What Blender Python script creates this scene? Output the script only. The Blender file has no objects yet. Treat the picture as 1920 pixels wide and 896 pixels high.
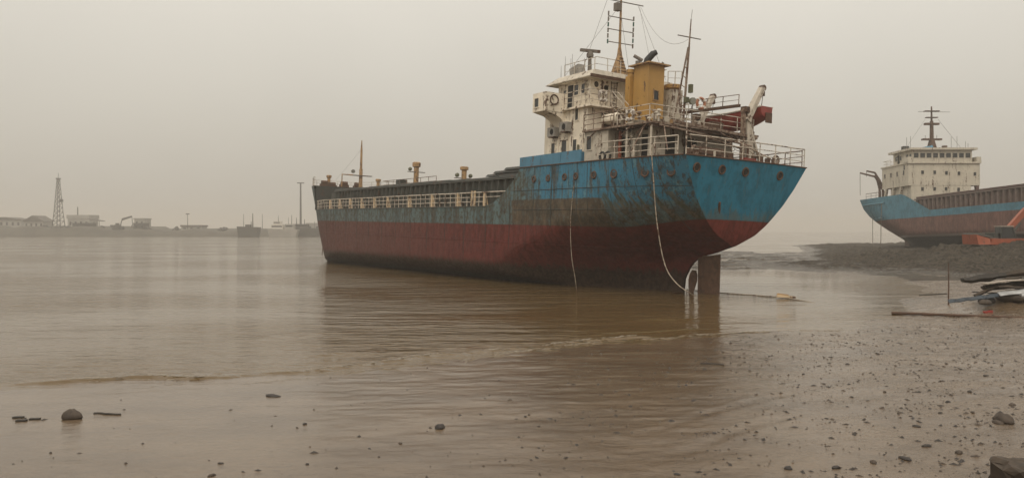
import bpy, math, random
import numpy as np
from mathutils import Vector, Matrix
random.seed(7); np.random.seed(7)
R = math.radians
sc = bpy.context.scene
col = sc.collection

# ------------------------------------------------------------------ camera
cam = bpy.data.cameras.new("camera"); camo = bpy.data.objects.new("camera", cam); col.objects.link(camo)
cam.sensor_width = 36.0; cam.lens = 36.0*1450/1920; cam.clip_start = 0.1; cam.clip_end = 9000
camo.location = (0, 0, 3.3); camo.rotation_euler = (R(90-0.63), 0, 0)
sc.camera = camo
# ------------------------------------------------------------------ world, sun, exposure
SUN_EL, SUN_AZ = 50, -160      # azimuth in degrees east of +Y (the view direction)
w = bpy.data.worlds.new("World"); sc.world = w; w.use_nodes = True
nt = w.node_tree; nt.nodes.clear()
out = nt.nodes.new("ShaderNodeOutputWorld"); bg = nt.nodes.new("ShaderNodeBackground")
sky = nt.nodes.new("ShaderNodeTexSky"); sky.sky_type = 'NISHITA'; sky.sun_disc = False
sky.sun_elevation = R(SUN_EL); sky.sun_rotation = R(SUN_AZ); sky.air_density = 1.5; sky.dust_density = 9.0; sky.ozone_density = 1.0
mx = nt.nodes.new("ShaderNodeMix"); mx.data_type = 'RGBA'; mx.inputs[0].default_value = 0.86
# standard overcast cloud: luminance rises from the horizon to the zenith as (1 + 2 sin h) / 3, in the sky's own units
tc = nt.nodes.new("ShaderNodeTexCoord"); sz = nt.nodes.new("ShaderNodeSeparateXYZ"); nt.links.new(tc.outputs['Generated'], sz.inputs[0])
cl = nt.nodes.new("ShaderNodeMapRange"); nt.links.new(sz.outputs[2], cl.inputs[0])
for _i, _q in enumerate((0, 1, 1/3, 1)): cl.inputs[_i+1].default_value = _q
ov = nt.nodes.new("ShaderNodeVectorMath"); ov.operation = 'SCALE'; ov.inputs[0].default_value = (16.6, 15.6, 13.7); nt.links.new(cl.outputs[0], ov.inputs[3])
cn = nt.nodes.new("ShaderNodeTexNoise"); nt.links.new(tc.outputs['Generated'], cn.inputs['Vector']); cn.inputs['Scale'].default_value = 2.2; cn.inputs['Detail'].default_value = 3
cm_ = nt.nodes.new("ShaderNodeMapRange"); nt.links.new(cn.outputs[0], cm_.inputs[0])
for _i, _q in enumerate((.2, .8, .93, 1.07)): cm_.inputs[_i+1].default_value = _q
ov2 = nt.nodes.new("ShaderNodeVectorMath"); ov2.operation = 'SCALE'; nt.links.new(ov.outputs[0], ov2.inputs[0]); nt.links.new(cm_.outputs[0], ov2.inputs[3])
nt.links.new(ov2.outputs[0], mx.inputs[7])
nt.links.new(sky.outputs[0], mx.inputs[6]); nt.links.new(mx.outputs[2], bg.inputs[0])
bg.inputs[1].default_value = 0.10
nt.links.new(bg.outputs[0], out.inputs[0])
sun = bpy.data.lights.new("sun", 'SUN'); suno = bpy.data.objects.new("sun", sun); col.objects.link(suno)
sun.energy = 1.0; sun.angle = R(40); sun.color = (1.0, 0.94, 0.84)
_d = Vector((math.sin(R(SUN_AZ))*math.cos(R(SUN_EL)), math.cos(R(SUN_AZ))*math.cos(R(SUN_EL)), math.sin(R(SUN_EL))))
suno.rotation_euler = _d.to_track_quat('Z', 'Y').to_euler(); suno.location = _d*200
sc.view_settings.view_transform = 'Standard'; sc.view_settings.look = 'None'
sc.view_settings.exposure = 0.0; sc.view_settings.gamma = 1.0; sc.view_settings.use_curve_mapping = False
sc.cycles.volume_bounces = 2; sc.cycles.max_bounces = 8; sc.cycles.use_denoising = True; sc.cycles.adaptive_threshold = 0.004
HAZE_DENSITY = 0.00105

# ------------------------------------------------------------------ helpers
def tag(o, label=None, cat=None, group=None, kind=None):
    for k, v in (("label", label), ("category", cat), ("group", group), ("kind", kind)):
        if v: o[k] = v
    return o
def empty(name, mat=None, parent=None):
    o = bpy.data.objects.new(name, None); col.objects.link(o); o.empty_display_size = .2
    if parent: o.parent = parent
    if mat is not None: o.matrix_world = mat
    return o
def V(*a): return Vector(a)
class MB:
    def __init__(s): s.v = []; s.f = []; s.m = []
    def add(s, vs, fs, mi=0):
        b = len(s.v); s.v += [tuple(x) for x in vs]; s.f += [tuple(i+b for i in q) for q in fs]; s.m += [mi]*len(fs); return s
    def box(s, x0, x1, y0, y1, z0, z1, mi=0):
        return s.add([(x0,y0,z0),(x1,y0,z0),(x1,y1,z0),(x0,y1,z0),(x0,y0,z1),(x1,y0,z1),(x1,y1,z1),(x0,y1,z1)],
            [(0,3,2,1),(4,5,6,7),(0,1,5,4),(1,2,6,5),(2,3,7,6),(3,0,4,7)], mi)
    def hexa(s, lo, hi, mi=0):      # two quads of four points
        return s.add(list(lo)+list(hi), [(0,3,2,1),(4,5,6,7),(0,1,5,4),(1,2,6,5),(2,3,7,6),(3,0,4,7)], mi)
    def obox(s, c, size, rot=None, mi=0):
        Mx = Matrix.Translation(Vector(c)) @ (rot.to_4x4() if rot is not None else Matrix())
        hx, hy, hz = [k/2 for k in size]
        p = [Mx @ Vector(q) for q in [(-hx,-hy,-hz),(hx,-hy,-hz),(hx,hy,-hz),(-hx,hy,-hz),(-hx,-hy,hz),(hx,-hy,hz),(hx,hy,hz),(-hx,hy,hz)]]
        return s.hexa(p[:4], p[4:], mi)
    def beam(s, p0, p1, wd, ht, up=(0,0,1), mi=0, w1=None, h1=None):
        p0, p1 = Vector(p0), Vector(p1); d = (p1-p0).normalized(); up = Vector(up)
        sd = d.cross(up); sd = sd.normalized() if sd.length > 1e-5 else Vector((1,0,0)); u = sd.cross(d)
        w1 = wd if w1 is None else w1; h1 = ht if h1 is None else h1
        q = lambda p, a, b: [p-sd*a/2-u*b/2, p+sd*a/2-u*b/2, p+sd*a/2+u*b/2, p-sd*a/2+u*b/2]
        return s.hexa(q(p0,wd,ht), q(p1,w1,h1), mi)
    def tube(s, pts, r, n=6, mi=0, cap=True):
        pts = [Vector(p) for p in pts]; N = len(pts); rr = r if isinstance(r, (list, tuple)) else [r]*N
        b = len(s.v); prev = None
        for i, p in enumerate(pts):
            d = (pts[min(i+1,N-1)]-pts[max(i-1,0)]).normalized()
            if prev is None:
                a = d.cross(Vector((0,0,1)));
                if a.length < 1e-3: a = d.cross(Vector((1,0,0)))
            else: a = prev - d*prev.dot(d)
            a.normalize(); prev = a; c = d.cross(a)
            for k in range(n):
                t = 2*math.pi*k/n; s.v.append(tuple(p+(a*math.cos(t)+c*math.sin(t))*rr[i]))
        for i in range(N-1):
            for k in range(n):
                s.f.append((b+i*n+k, b+i*n+(k+1)%n, b+(i+1)*n+(k+1)%n, b+(i+1)*n+k)); s.m.append(mi)
        if cap:
            s.f.append(tuple(b+k for k in range(n-1,-1,-1))); s.f.append(tuple(b+(N-1)*n+k for k in range(n))); s.m += [mi,mi]
        return s
    def prism(s, poly, axis, a0, a1, mi=0):     # polygon extruded along an axis; poly gives the two other coordinates in order
        def mk(p, a):
            return {'x': (a,p[0],p[1]), 'y': (p[0],a,p[1]), 'z': (p[0],p[1],a)}[axis]
        n = len(poly); b = len(s.v)
        s.v += [mk(p,a0) for p in poly]+[mk(p,a1) for p in poly]
        s.f += [tuple(b+i for i in range(n)), tuple(b+n+i for i in range(n-1,-1,-1))]+[(b+i, b+n+i, b+n+(i+1)%n, b+(i+1)%n) for i in range(n)]
        s.m += [mi]*(n+2); return s
    def torus(s, c, R0, r, ax='y', n=20, k=8, mi=0, rot=None):
        b = len(s.v)
        for i in range(n):
            t = 2*math.pi*i/n
            for j in range(k):
                q = 2*math.pi*j/k; rad = R0+r*math.cos(q); h = r*math.sin(q); A, B = rad*math.cos(t), rad*math.sin(t)
                p = {'y': (A,h,B), 'x': (h,A,B), 'z': (A,B,h)}[ax]
                if rot is not None: p = rot @ Vector(p)
                s.v.append((c[0]+p[0], c[1]+p[1], c[2]+p[2]))
        for i in range(n):
            for j in range(k):
                s.f.append((b+i*k+j, b+((i+1)%n)*k+j, b+((i+1)%n)*k+(j+1)%k, b+i*k+(j+1)%k)); s.m.append(mi)
        return s
    def disc(s, c, r, nrm, n=14, th=.02, mi=0):
        c = Vector(c); nrm = Vector(nrm).normalized()
        return s.tube([c-nrm*th/2, c+nrm*th/2], r, n, mi)
    def rock(s, c, size, seed=0, mi=0, n=2, flat=.6):
        rnd = random.Random(seed); b = len(s.v); U, W = 7+2*n, 5+n
        ph = [rnd.uniform(0,6.28) for _ in range(6)]
        def rad(t,p): return 1+.14*math.sin(2*t+ph[0])*math.sin(p)+.10*math.sin(3*t+ph[1]+1.2*p)+.05*math.sin(5*t+ph[2]-2*p)+.05*math.sin(3*p+ph[3])
        s.v.append((c[0],c[1],c[2]-size[2]*flat*.5))
        for j in range(1,W):
            p = math.pi*j/W
            for i in range(U):
                t = 2*math.pi*i/U; q = rad(t,p)*(1+rnd.uniform(-.03,.03)*(2 if n < 3 else 1))
                s.v.append((c[0]+size[0]*.5*q*math.sin(p)*math.cos(t), c[1]+size[1]*.5*q*math.sin(p)*math.sin(t), c[2]-size[2]*.5*q*math.cos(p)*(flat if p < 1.57 else 1)))
        s.v.append((c[0],c[1],c[2]+size[2]*.5)); last = len(s.v)-1
        for i in range(U):
            s.f.append((b, b+1+(i+1)%U, b+1+i)); s.m.append(mi)
            for j in range(W-2):
                a0 = b+1+j*U; a1 = a0+U; s.f.append((a0+i, a0+(i+1)%U, a1+(i+1)%U, a1+i)); s.m.append(mi)
            a0 = b+1+(W-2)*U; s.f.append((a0+i, a0+(i+1)%U, last)); s.m.append(mi)
        return s
    def build(s, name, mats, parent=None, smooth=False, mw=None):
        me = bpy.data.meshes.new(name); me.from_pydata(s.v, [], s.f)
        for m in (mats if isinstance(mats, (list, tuple)) else [mats]): me.materials.append(m)
        me.polygons.foreach_set("material_index", s.m)
        if smooth:
            me.polygons.foreach_set("use_smooth", [True]*len(s.f))
            try: me.set_sharp_from_angle(angle=R(40))
            except Exception: pass
        me.update()
        o = bpy.data.objects.new(name, me); col.objects.link(o)
        if parent: o.parent = parent
        if mw is not None: o.matrix_world = mw
        return o
def copyobj(o, parent=None, mw=None, loc=None):
    c = o.copy(); col.objects.link(c); c.parent = parent
    if mw is not None: c.matrix_world = mw
    if loc is not None: c.location = loc
    return c
def lerp(a, b, t): return a+(b-a)*t
def interp(x, tab): return float(np.interp(x, [t[0] for t in tab], [t[1] for t in tab]))

# ------------------------------------------------------------------ materials
class NT:
    def __init__(s, name):
        s.mat = bpy.data.materials.new(name); s.mat.use_nodes = True; s.t = s.mat.node_tree
        s.p = s.t.nodes["Principled BSDF"]; s.co = s.t.nodes.new("ShaderNodeTexCoord")
    def link(s, a, b): s.t.links.new(a, b)
    def val(s, x, sock):
        if isinstance(x, (int, float)): sock.default_value = x
        elif isinstance(x, (tuple, list)): sock.default_value = tuple(x)+((1,) if len(x) == 3 and len(sock.default_value) == 4 else ())
        else: s.link(x, sock)
    def noise(s, scale, stretch=(1,1,1), detail=4, rough=.6, coord='Object', dist=0, off=(0,0,0)):
        mp = s.t.nodes.new("ShaderNodeMapping"); mp.inputs['Scale'].default_value = stretch; mp.inputs['Location'].default_value = off
        s.link(s.co.outputs[coord], mp.inputs[0]); n = s.t.nodes.new("ShaderNodeTexNoise"); s.link(mp.outputs[0], n.inputs['Vector'])
        n.inputs['Scale'].default_value = scale; n.inputs['Detail'].default_value = detail; n.inputs['Roughness'].default_value = rough
        n.inputs['Distortion'].default_value = dist
        return n.outputs[0]
    def ramp(s, x, a, b, lo=0., hi=1.):
        m = s.t.nodes.new("ShaderNodeMapRange"); m.interpolation_type = 'SMOOTHSTEP'
        s.val(x, m.inputs[0])
        for i, q in enumerate((a, b, lo, hi)): s.val(q, m.inputs[i+1])
        return m.outputs[0]
    def math(s, op, a, b=0., c=None):
        m = s.t.nodes.new("ShaderNodeMath"); m.operation = op; s.val(a, m.inputs[0]); s.val(b, m.inputs[1])
        if c is not None: s.val(c, m.inputs[2])
        return m.outputs[0]
    def mix(s, f, a, b, mode='MIX'):
        m = s.t.nodes.new("ShaderNodeMix"); m.data_type = 'RGBA'; m.blend_type = mode
        s.val(f, m.inputs[0]); s.val(a, m.inputs[6]); s.val(b, m.inputs[7]); return m.outputs[2]
    def xyz(s, coord='Object'):
        n = s.t.nodes.new("ShaderNodeSeparateXYZ"); s.link(s.co.outputs[coord], n.inputs[0]); return n.outputs
    def bump(s, h, strength=.3, dist=.02, prev=None):
        b = s.t.nodes.new("ShaderNodeBump"); s.val(strength, b.inputs['Strength']); b.inputs['Distance'].default_value = dist
        s.link(h, b.inputs['Height'])
        if prev is not None: s.link(prev, b.inputs['Normal'])
        return b.outputs[0]
    def done(s, color, rough=.6, normal=None, metallic=0, spec=None):
        s.val(color, s.p.inputs['Base Color']); s.val(rough, s.p.inputs['Roughness']); s.val(metallic, s.p.inputs['Metallic'])
        if spec is not None: s.p.inputs['Specular IOR Level'].default_value = spec
        if normal is not None: s.link(normal, s.p.inputs['Normal'])
        return s.mat
RUST = (.115, .05, .022); RUST2 = (.05, .026, .015)
def paint(name, c, rough=.6, var=.3, scale=2.5, rust=.0, streak=.22, grime=.35, rustc=RUST):
    n = NT(name); v = n.noise(scale, detail=5)
    c2 = tuple(k*(1-var) for k in c); base = n.mix(n.ramp(v, .35, .65), c, c2)
    if grime:
        g = n.noise(1.6, (1,1,streak), 5, .65, off=(3,1,2)); base = n.mix(n.math('MULTIPLY', n.ramp(g, .45, .75), grime), base, tuple(k*.42 for k in c[:2])+(c[2]*.36,))
    if rust:
        r = n.noise(2.2, (1,1,streak), 6, .7, off=(7,4,1)); r2 = n.noise(5., detail=4, off=(1,9,4))
        f = n.ramp(n.math('ADD', r, n.math('MULTIPLY', n.math('SUBTRACT', r2, .5), .5)), .62-rust*.28, .74-rust*.28)
        base = n.mix(f, base, n.mix(r2, rustc, RUST2))
    nb = n.bump(n.noise(14, detail=3), .25, .008)
    return n.done(base, rough, nb)
M = {}
M['white'] = paint('white_house_paint', (.76,.68,.555), .6, .14, 1.2, .32, .09, .5)
M['white2'] = paint('white_aft_house_paint', (.52,.465,.38), .6, .2, 1.6, .28, .2, .5)
M['rail'] = paint('rail_paint', (.52,.46,.38), .6, .2, 3, .35, .6, .3)
M['rail_brown'] = paint('rusty_rail_paint', (.26,.19,.14), .7, .3, 3, .6, .6, .4)
M['yellow'] = paint('funnel_yellow_paint', (.40,.225,.055), .55, .12, 1.2, .12, .2, .28)
M['mast'] = paint('mast_ochre_paint', (.36,.215,.09), .6, .25, 3, .4, .5, .4)
M['cream'] = paint('cream_bracket_paint', (.62,.47,.30), .6, .2, 3, .25, .5, .2)
M['dark'] = paint('dark_coaming_paint', (.04,.042,.036), .7, .3, 2, .3, .4, .3, (.06,.04,.025))
M['ribs'] = paint('weathered_rib_paint', (.085,.088,.075), .7, .3, 2, .2, .4, .3)
M['rust'] = paint('rusty_steel', (.10,.052,.03), .8, .45, 3, .5)
M['deck'] = paint('rusty_deck', (.10,.066,.045), .85, .4, 1.2, .4)
M['black'] = paint('black_iron', (.015,.015,.015), .6, .3, 3)
M['pole'] = paint('grey_brown_pole', (.17,.145,.12), .65, .3, 3, .35)
M['green'] = paint('green_fitting', (.03,.09,.06), .5, .2, 3)
M['olive'] = paint('olive_lamp_housing', (.10,.10,.05), .5, .2, 4)
M['boat'] = paint('red_lifeboat_paint', (.27,.042,.03), .45, .25, 2, .1, .4, .35)
M['boatw'] = paint('white_gunwale', (.62,.58,.52), .5, .1, 3)
M['orange'] = paint('orange_paint', (.30,.072,.03), .5, .2, 3, .1)
M['rope'] = paint('pale_rope', (.36,.30,.23), .95, .5, 6, .3, 1, .6)
M['glass'] = NT('dark_glass').done((.012,.014,.015), .12)
M['hole'] = NT('dark_interior').done((.010,.009,.008), .8)
M['lamp'] = paint('lamp_glass', (.22,.22,.19), .2, .1, 4, 0, 1, 0)
M['ring'] = paint('faded_lifebuoy', (.30,.25,.21), .6, .3, 5, .2)
M['ringr'] = paint('orange_lifebuoy', (.36,.14,.07), .6, .3, 5, .1)
M['ac'] = paint('grey_ac_case', (.30,.28,.25), .6, .2, 4, .2)
M['wood'] = paint('weathered_wood', (.06,.042,.028), .85, .4, 6, 0, .2, .5)
M['woodd'] = paint('dark_wet_wood', (.032,.025,.019), .7, .4, 6, 0, .2, .4)
M['woodl'] = paint('pale_board', (.34,.29,.24), .8, .3, 6, 0, .2, .4)
M['tarp'] = paint('pale_sheet', (.40,.40,.40), .5, .2, 4, 0, 1, .3)
M['tarpb'] = paint('blue_sheet', (.022,.034,.048), .5, .3, 4, 0, 1, .3)
M['stone'] = paint('brown_stone', (.062,.044,.031), .75, .4, 8, 0, 1, .3)
M['stoned'] = paint('dark_wet_stone', (.026,.018,.013), .6, .4, 8, 0, 1, .3)
M['redbit'] = paint('red_plastic', (.30,.04,.03), .5, .2, 8, 0, 1, 0)

def hull_material(name, blue, grey, red, bootz, stern=False, second=False):
    n = NT(name); x, y, z = n.xyz(); N = n.math
    big = n.noise(.55, (1,1,1), 5, .65); med = n.noise(1.7, (1,1,.55), 6, .7, off=(5,2,1)); st = n.noise(3.2, (1,1,.09), 6, .75, off=(2,8,3)); fine = n.noise(9, (1,1,.5), 5, .7)
    blot = n.noise(4.2, (1,1,.8), 6, .75, off=(1,3,8)); frame = n.noise(1.4, (1,1,.03), 4, .6, off=(6,1,2))
    bz = N('ADD', bootz, n.ramp(x, 3.2, -2.2, 0, .52)) if not second else bootz
    d = N('ADD', N('SUBTRACT', z, bz), N('MULTIPLY', N('SUBTRACT', fine, .5), .07))
    above = n.ramp(d, -.015, .015)
    b = n.mix(n.ramp(med, .42, .62), blue, tuple(k*.72 for k in blue))
    if second:
        b = n.mix(n.math('MULTIPLY', n.ramp(st, .5, .7), .35), b, grey)
    elif stern:
        low = n.ramp(z, 4.7, 3.7)      # grime above the boot top
        b = n.mix(N('MULTIPLY', n.ramp(N('ADD', st, N('MULTIPLY', low, .22)), .56, .70), .6), b, (.10,.105,.085))
        b = n.mix(N('MULTIPLY', n.ramp(blot, .60, .66), .55), b, (.05,.06,.055))
        b = n.mix(N('MULTIPLY', n.ramp(fine, .62, .68), .5), b, (.07,.045,.03))
    else:
        # forward and lower the blue has worn to grey green, in patches and streaks
        wob = N('ADD', N('MULTIPLY', N('SUBTRACT', big, .5), 7.), N('MULTIPLY', N('SUBTRACT', blot, .5), 5.))
        fwd = n.ramp(N('ADD', x, wob), 8., 11.5, 0, 1)
        wz = N('ADD', N('MULTIPLY', N('SUBTRACT', med, .5), 1.5), N('MULTIPLY', N('SUBTRACT', blot, .5), 1.4))
        lowz = n.ramp(N('ADD', z, wz), 4.75, 4.4, 0, 1)
        b = n.mix(N('MULTIPLY', n.ramp(blot, .50, .44), n.ramp(med, .45, .6, 0, .8)), b, (.105,.215,.255))
        f = N('MAXIMUM', N('MULTIPLY', fwd, n.ramp(blot, .40, .48, .72, 1.)), N('MULTIPLY', lowz, .9))
        gg = n.mix(n.ramp(frame, .4, .6), grey, tuple(k*.6 for k in grey))
        b = n.mix(f, b, n.mix(n.ramp(blot, .46, .60), gg, (.062,.058,.045)))
        # brown scraped field amidships of the poop, with its own outline
        xx = N('ADD', x, N('MULTIPLY', N('SUBTRACT', med, .5), 3.)); zz = N('ADD', z, N('MULTIPLY', N('SUBTRACT', fine, .5), .30))
        box = N('MULTIPLY', N('MULTIPLY', n.ramp(xx, 2.9, 3.1), n.ramp(xx, 12.3, 11.6)), n.ramp(zz, 4.84, 4.78))
        b = n.mix(N('MULTIPLY', box, n.ramp(blot, .36, .44, .45, .96)), b, n.mix(n.ramp(med, .35, .65), (.105,.075,.047), (.042,.034,.024)))
        # slanting green scrapes under the quarter
        dx = N('ADD', x, N('MULTIPLY', z, -.55)); dg = n.t.nodes.new("ShaderNodeTexNoise"); cmb = n.t.nodes.new("ShaderNodeCombineXYZ"); n.link(dx, cmb.inputs[0]); n.link(N('MULTIPLY', z, .12), cmb.inputs[2]); n.link(cmb.outputs[0], dg.inputs['Vector'])
        dg.inputs['Scale'].default_value = 2.1; dg.inputs['Detail'].default_value = 5; dg.inputs['Roughness'].default_value = .7
        q = N('MULTIPLY', N('MULTIPLY', n.ramp(dg.outputs[0], .49, .54), n.ramp(N('ADD', z, wz), 5.2, 4.9)), n.ramp(xx, 3.4, 3.0))
        b = n.mix(N('MULTIPLY', q, .85), b, n.mix(n.ramp(med, .4, .6), (.050,.058,.038), (.115,.098,.070)))
        # streaks of rust and slime, bare spots, dark frame lines
        b = n.mix(N('MULTIPLY', n.ramp(st, .51, .58), .8), b, n.mix(n.ramp(fine, .4, .6), (.085,.062,.040), (.026,.027,.020)))
        b = n.mix(N('MULTIPLY', n.ramp(blot, .61, .65), .8), b, n.mix(fine, (.075,.042,.024), (.03,.022,.016)))
        b = n.mix(N('MULTIPLY', n.ramp(fine, .60, .66), .7), b, (.055,.034,.022))
    fadef = 0. if (second or stern) else n.ramp(x, 12, 40, 0, .55)
    r = n.mix(n.ramp(med, .38, .62), red, tuple(k*.66 for k in red))
    if not second: r = n.mix(fadef, r, (.085,.050,.040))
    r = n.mix(N('MULTIPLY', n.ramp(st, .50, .60), .7), r, tuple(k*.45 for k in red))
    r = n.mix(N('MULTIPLY', n.ramp(blot, .60, .66), .55), r, (.035,.022,.017))
    r = n.mix(N('MULTIPLY', n.ramp(fine, .61, .68), .45), r, (.115,.070,.055))
    if second:
        foul = n.ramp(N('ADD', z, N('MULTIPLY', N('SUBTRACT', fine, .5), .3)), 2.05, 1.95)
        line = N('MULTIPLY', n.ramp(z, 1.9, 2.05), n.ramp(z, 2.35, 2.2))
        r = n.mix(N('MULTIPLY', line, .8), n.mix(foul, r, (.045,.04,.034)), (.30,.26,.23))
    else:
        zw = N('ADD', z, N('MULTIPLY', x, .0165)); wf = N('ADD', N('MULTIPLY', N('SUBTRACT', st, .5), 1.6), N('MULTIPLY', N('SUBTRACT', blot, .5), .8))
        foul = n.ramp(N('ADD', zw, wf), 1.3, .85)
        r = n.mix(N('MULTIPLY', foul, .9), r, n.mix(n.ramp(blot, .4, .6), (.045,.031,.020), (.018,.014,.009)))
    c = n.mix(above, r, b)
    c = n.mix(N('MULTIPLY', n.ramp(N('ABSOLUTE', d), .04, .0), .4), c, (.05,.03,.025))
    nb = n.bump(med, .45, .04); nb = n.bump(blot, .35, .02, nb); nb = n.bump(fine, .3, .01, nb)
    return n.done(c, n.ramp(blot, .3, .7, .5, .8), nb, spec=.18)
M['hull'] = hull_material('worn_hull_paint', (.042,.165,.255), (.098,.142,.142), (.125,.026,.020), 3.3)
M['stern'] = hull_material('stern_plate_paint', (.024,.165,.255), (.09,.10,.09), (.17,.034,.026), 3.3, stern=True)
M['seam'] = paint('dark_weld', (.032,.040,.038), .7, .4, 3, .3)
M['bulwark'] = paint('blue_bulwark_paint', (.055,.185,.285), .55, .2, 1.5, .12, .2, .4)
M['hull2'] = hull_material('second_hull_paint', (.07,.20,.27), (.10,.13,.13), (.17,.085,.068), 4.85, second=True)
M['white3'] = paint('cream_superstructure_paint', (.50,.455,.37), .6, .1, 1.2, .22, .15, .25)
M['brown2'] = paint('brown_coaming_paint', (.10,.055,.045), .75, .3, 2, .3)
M['rib2'] = paint('faded_rib_paint', (.19,.14,.12), .75, .3, 2, .2)

# water: silty, glossy, with wind ripples in patches
n = NT('silty_water'); x, y, z = n.xyz(); 
rip = n.noise(1.0, (1.4,3.2,1), 3, .55); rip2 = n.noise(5.5, (.9,2.6,1), 3, .6, off=(4,1,0)); patch = n.noise(.045, (1,1.6,1), 2, .5, off=(3.3,1.2,0))
cal = n.ramp(patch, .40, .58, .28, 1.15)
sw = n.noise(.30, (.8,2.6,1), 3, .6, off=(7,2,0))
nb = n.bump(sw, n.math('MULTIPLY', cal, .7), .42); nb = n.bump(rip, n.math('MULTIPLY', cal, .8), .11, nb); nb = n.bump(rip2, n.math('MULTIPLY', cal, .5), .025, nb)
silt = n.mix(n.noise(.25, (1,2,1), 4, .6), (.112,.073,.032), (.095,.061,.026))
M['water'] = n.done(silt, .05, nb); n.p.inputs['IOR'].default_value = 1.33
# mud: wet sheen on the low flat, matter and lumpier on the banks
n = NT('wet_mud'); x, y, z = n.xyz()
big = n.noise(.35, (1,1.8,1), 4, .6); fine = n.noise(7, (1,1.6,1), 6, .7); vfine = n.noise(32, (1,1.5,1), 4, .7); spots = n.noise(11, (1,2.2,1), 4, .75, off=(4,4,0))
hgt = n.ramp(z, .25, .75)
c = n.mix(n.ramp(big, .35, .65), (.135,.094,.058), (.098,.066,.039)); c = n.mix(n.math('MULTIPLY', n.ramp(fine, .5, .72), .45), c, (.055,.039,.026))
c = n.mix(n.math('MULTIPLY', n.ramp(spots, .64, .70), .75), c, (.05,.034,.024))
c = n.mix(n.ramp(z, .5, 1.1, 0, .85), c, n.mix(fine, (.085,.072,.056), (.04,.034,.027)))
c = n.mix(n.math('MULTIPLY', n.ramp(y, 50, 60), n.ramp(z, -.02, .10)), c, n.mix(n.ramp(fine, .4, .62), (.055,.046,.036), (.022,.019,.015)))
stony = n.ramp(n.math('ADD', x, n.math('MULTIPLY', n.math('SUBTRACT', 20, y), .25)), 1., 12.)
wet = n.math('MAXIMUM', n.ramp(z, .16, .40), n.math('MULTIPLY', n.ramp(fine, .46, .58), n.math('MAXIMUM', n.ramp(z, .08, .3, .0, .6), stony)))
pud = n.ramp(n.noise(.9, (.7,1.7,1), 4, .6, off=(2,5,0)), .48, .56)
wet = n.math('MULTIPLY', wet, n.math('SUBTRACT', 1., n.math('MULTIPLY', pud, .75)))
rough = n.math('ADD', .09, n.math('MULTIPLY', wet, .36)); rough = n.math('MAXIMUM', rough, n.ramp(z, .4, .9, 0, .72))
nb = n.bump(fine, n.math('MAXIMUM', n.ramp(z, .05, .6, .16, .8), n.math('MULTIPLY', n.math('MULTIPLY', stony, .6), n.math('SUBTRACT', 1., n.math('MULTIPLY', pud, .6)))), .04); nb = n.bump(vfine, n.math('MAXIMUM', n.ramp(z, .03, .5, .12, .5), n.math('MULTIPLY', stony, .5)), .012, nb)
M['mud'] = n.done(c, rough, nb)
n = NT('dumped_spoil'); x, y, z = n.xyz()
big = n.noise(.5, detail=5, rough=.7); fine = n.noise(2.6, detail=6, rough=.75); gr = n.noise(9, detail=4, rough=.7, off=(3,1,0))
c = n.mix(n.ramp(fine, .40, .60), (.11,.088,.064), (.026,.021,.015)); c = n.mix(n.ramp(big, .45, .62, 0, .6), c, (.05,.041,.031)); c = n.mix(n.ramp(gr, .60, .68, 0, .7), c, (.14,.118,.092))
c = n.mix(n.ramp(z, .16, .04), c, (.075,.055,.036))
nb = n.bump(fine, 1., .45); nb = n.bump(gr, .9, .12, nb)
M['spoil'] = n.done(c, n.ramp(z, .05, .22, .16, .85), nb, spec=.25)
M['bank'] = paint('far_bank_earth', (.075,.065,.05), .9, .4, .15, 0, 1, .4)

# ------------------------------------------------------------------ terrain and water
def vnoise(X, Y, seed=0):
    xi = np.floor(X).astype(np.int64); yi = np.floor(Y).astype(np.int64); fx = X-xi; fy = Y-yi
    fx = fx*fx*(3-2*fx); fy = fy*fy*(3-2*fy)
    def h(a, b):
        q = (a*374761393 + b*668265263 + seed*1442695041) & 0xffffffff
        q = ((q ^ (q >> 13))*1274126177) & 0xffffffff
        return ((q ^ (q >> 16)) & 0xffff)/65535.0
    return (h(xi,yi)*(1-fx)+h(xi+1,yi)*fx)*(1-fy)+(h(xi,yi+1)*(1-fx)+h(xi+1,yi+1)*fx)*fy
def fbm(X, Y, s, o=4, seed=0, g=.5):
    t = np.zeros_like(X); a = 1.; tot = 0
    for i in range(o):
        t += a*(vnoise(X*s, Y*s, seed+i)-.5); tot += a*.5; a *= g; s *= 2.03
    return t/tot
SHORE = [(-60,13.5),(-30,14.6),(-11.5,15.6),(-10,16.3),(-5,17.6),(-4,18.3),(0,21.2),(3.6,23.4),(7.5,24.8),(11.2,26.2),(13.6,28.4),(16.2,30.6),(19,33.2),(21.5,38),(24.5,47),(27.5,56),(23,62.5),(20.8,70),(23,79),(31,86),(37,100),(44,118),(56,150),(80,240)]
def shore_dist(X, Y):      # signed distance to the water's edge, positive on land
    P = np.array(SHORE); best = np.full(X.shape, 1e9); sign = np.ones(X.shape)
    for i in range(len(P)-1):
        a, b = P[i], P[i+1]; d = b-a; L2 = d@d
        t = np.clip(((X-a[0])*d[0]+(Y-a[1])*d[1])/L2, 0, 1); dx = X-a[0]-t*d[0]; dy = Y-a[1]-t*d[1]; q = dx*dx+dy*dy
        cr = d[0]*(Y-a[1])-d[1]*(X-a[0]); m = q < best
        best = np.where(m, q, best); sign = np.where(m, np.where(cr > 0, -1., 1.), sign)
    return np.sqrt(best)*sign
def gauss(X, Y, cx, cy, sx, sy): return np.exp(-((X-cx)/sx)**2-((Y-cy)/sy)**2)
def sstep(x, a, b): t = np.clip((x-a)/(b-a), 0, 1); return t*t*(3-2*t)
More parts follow.
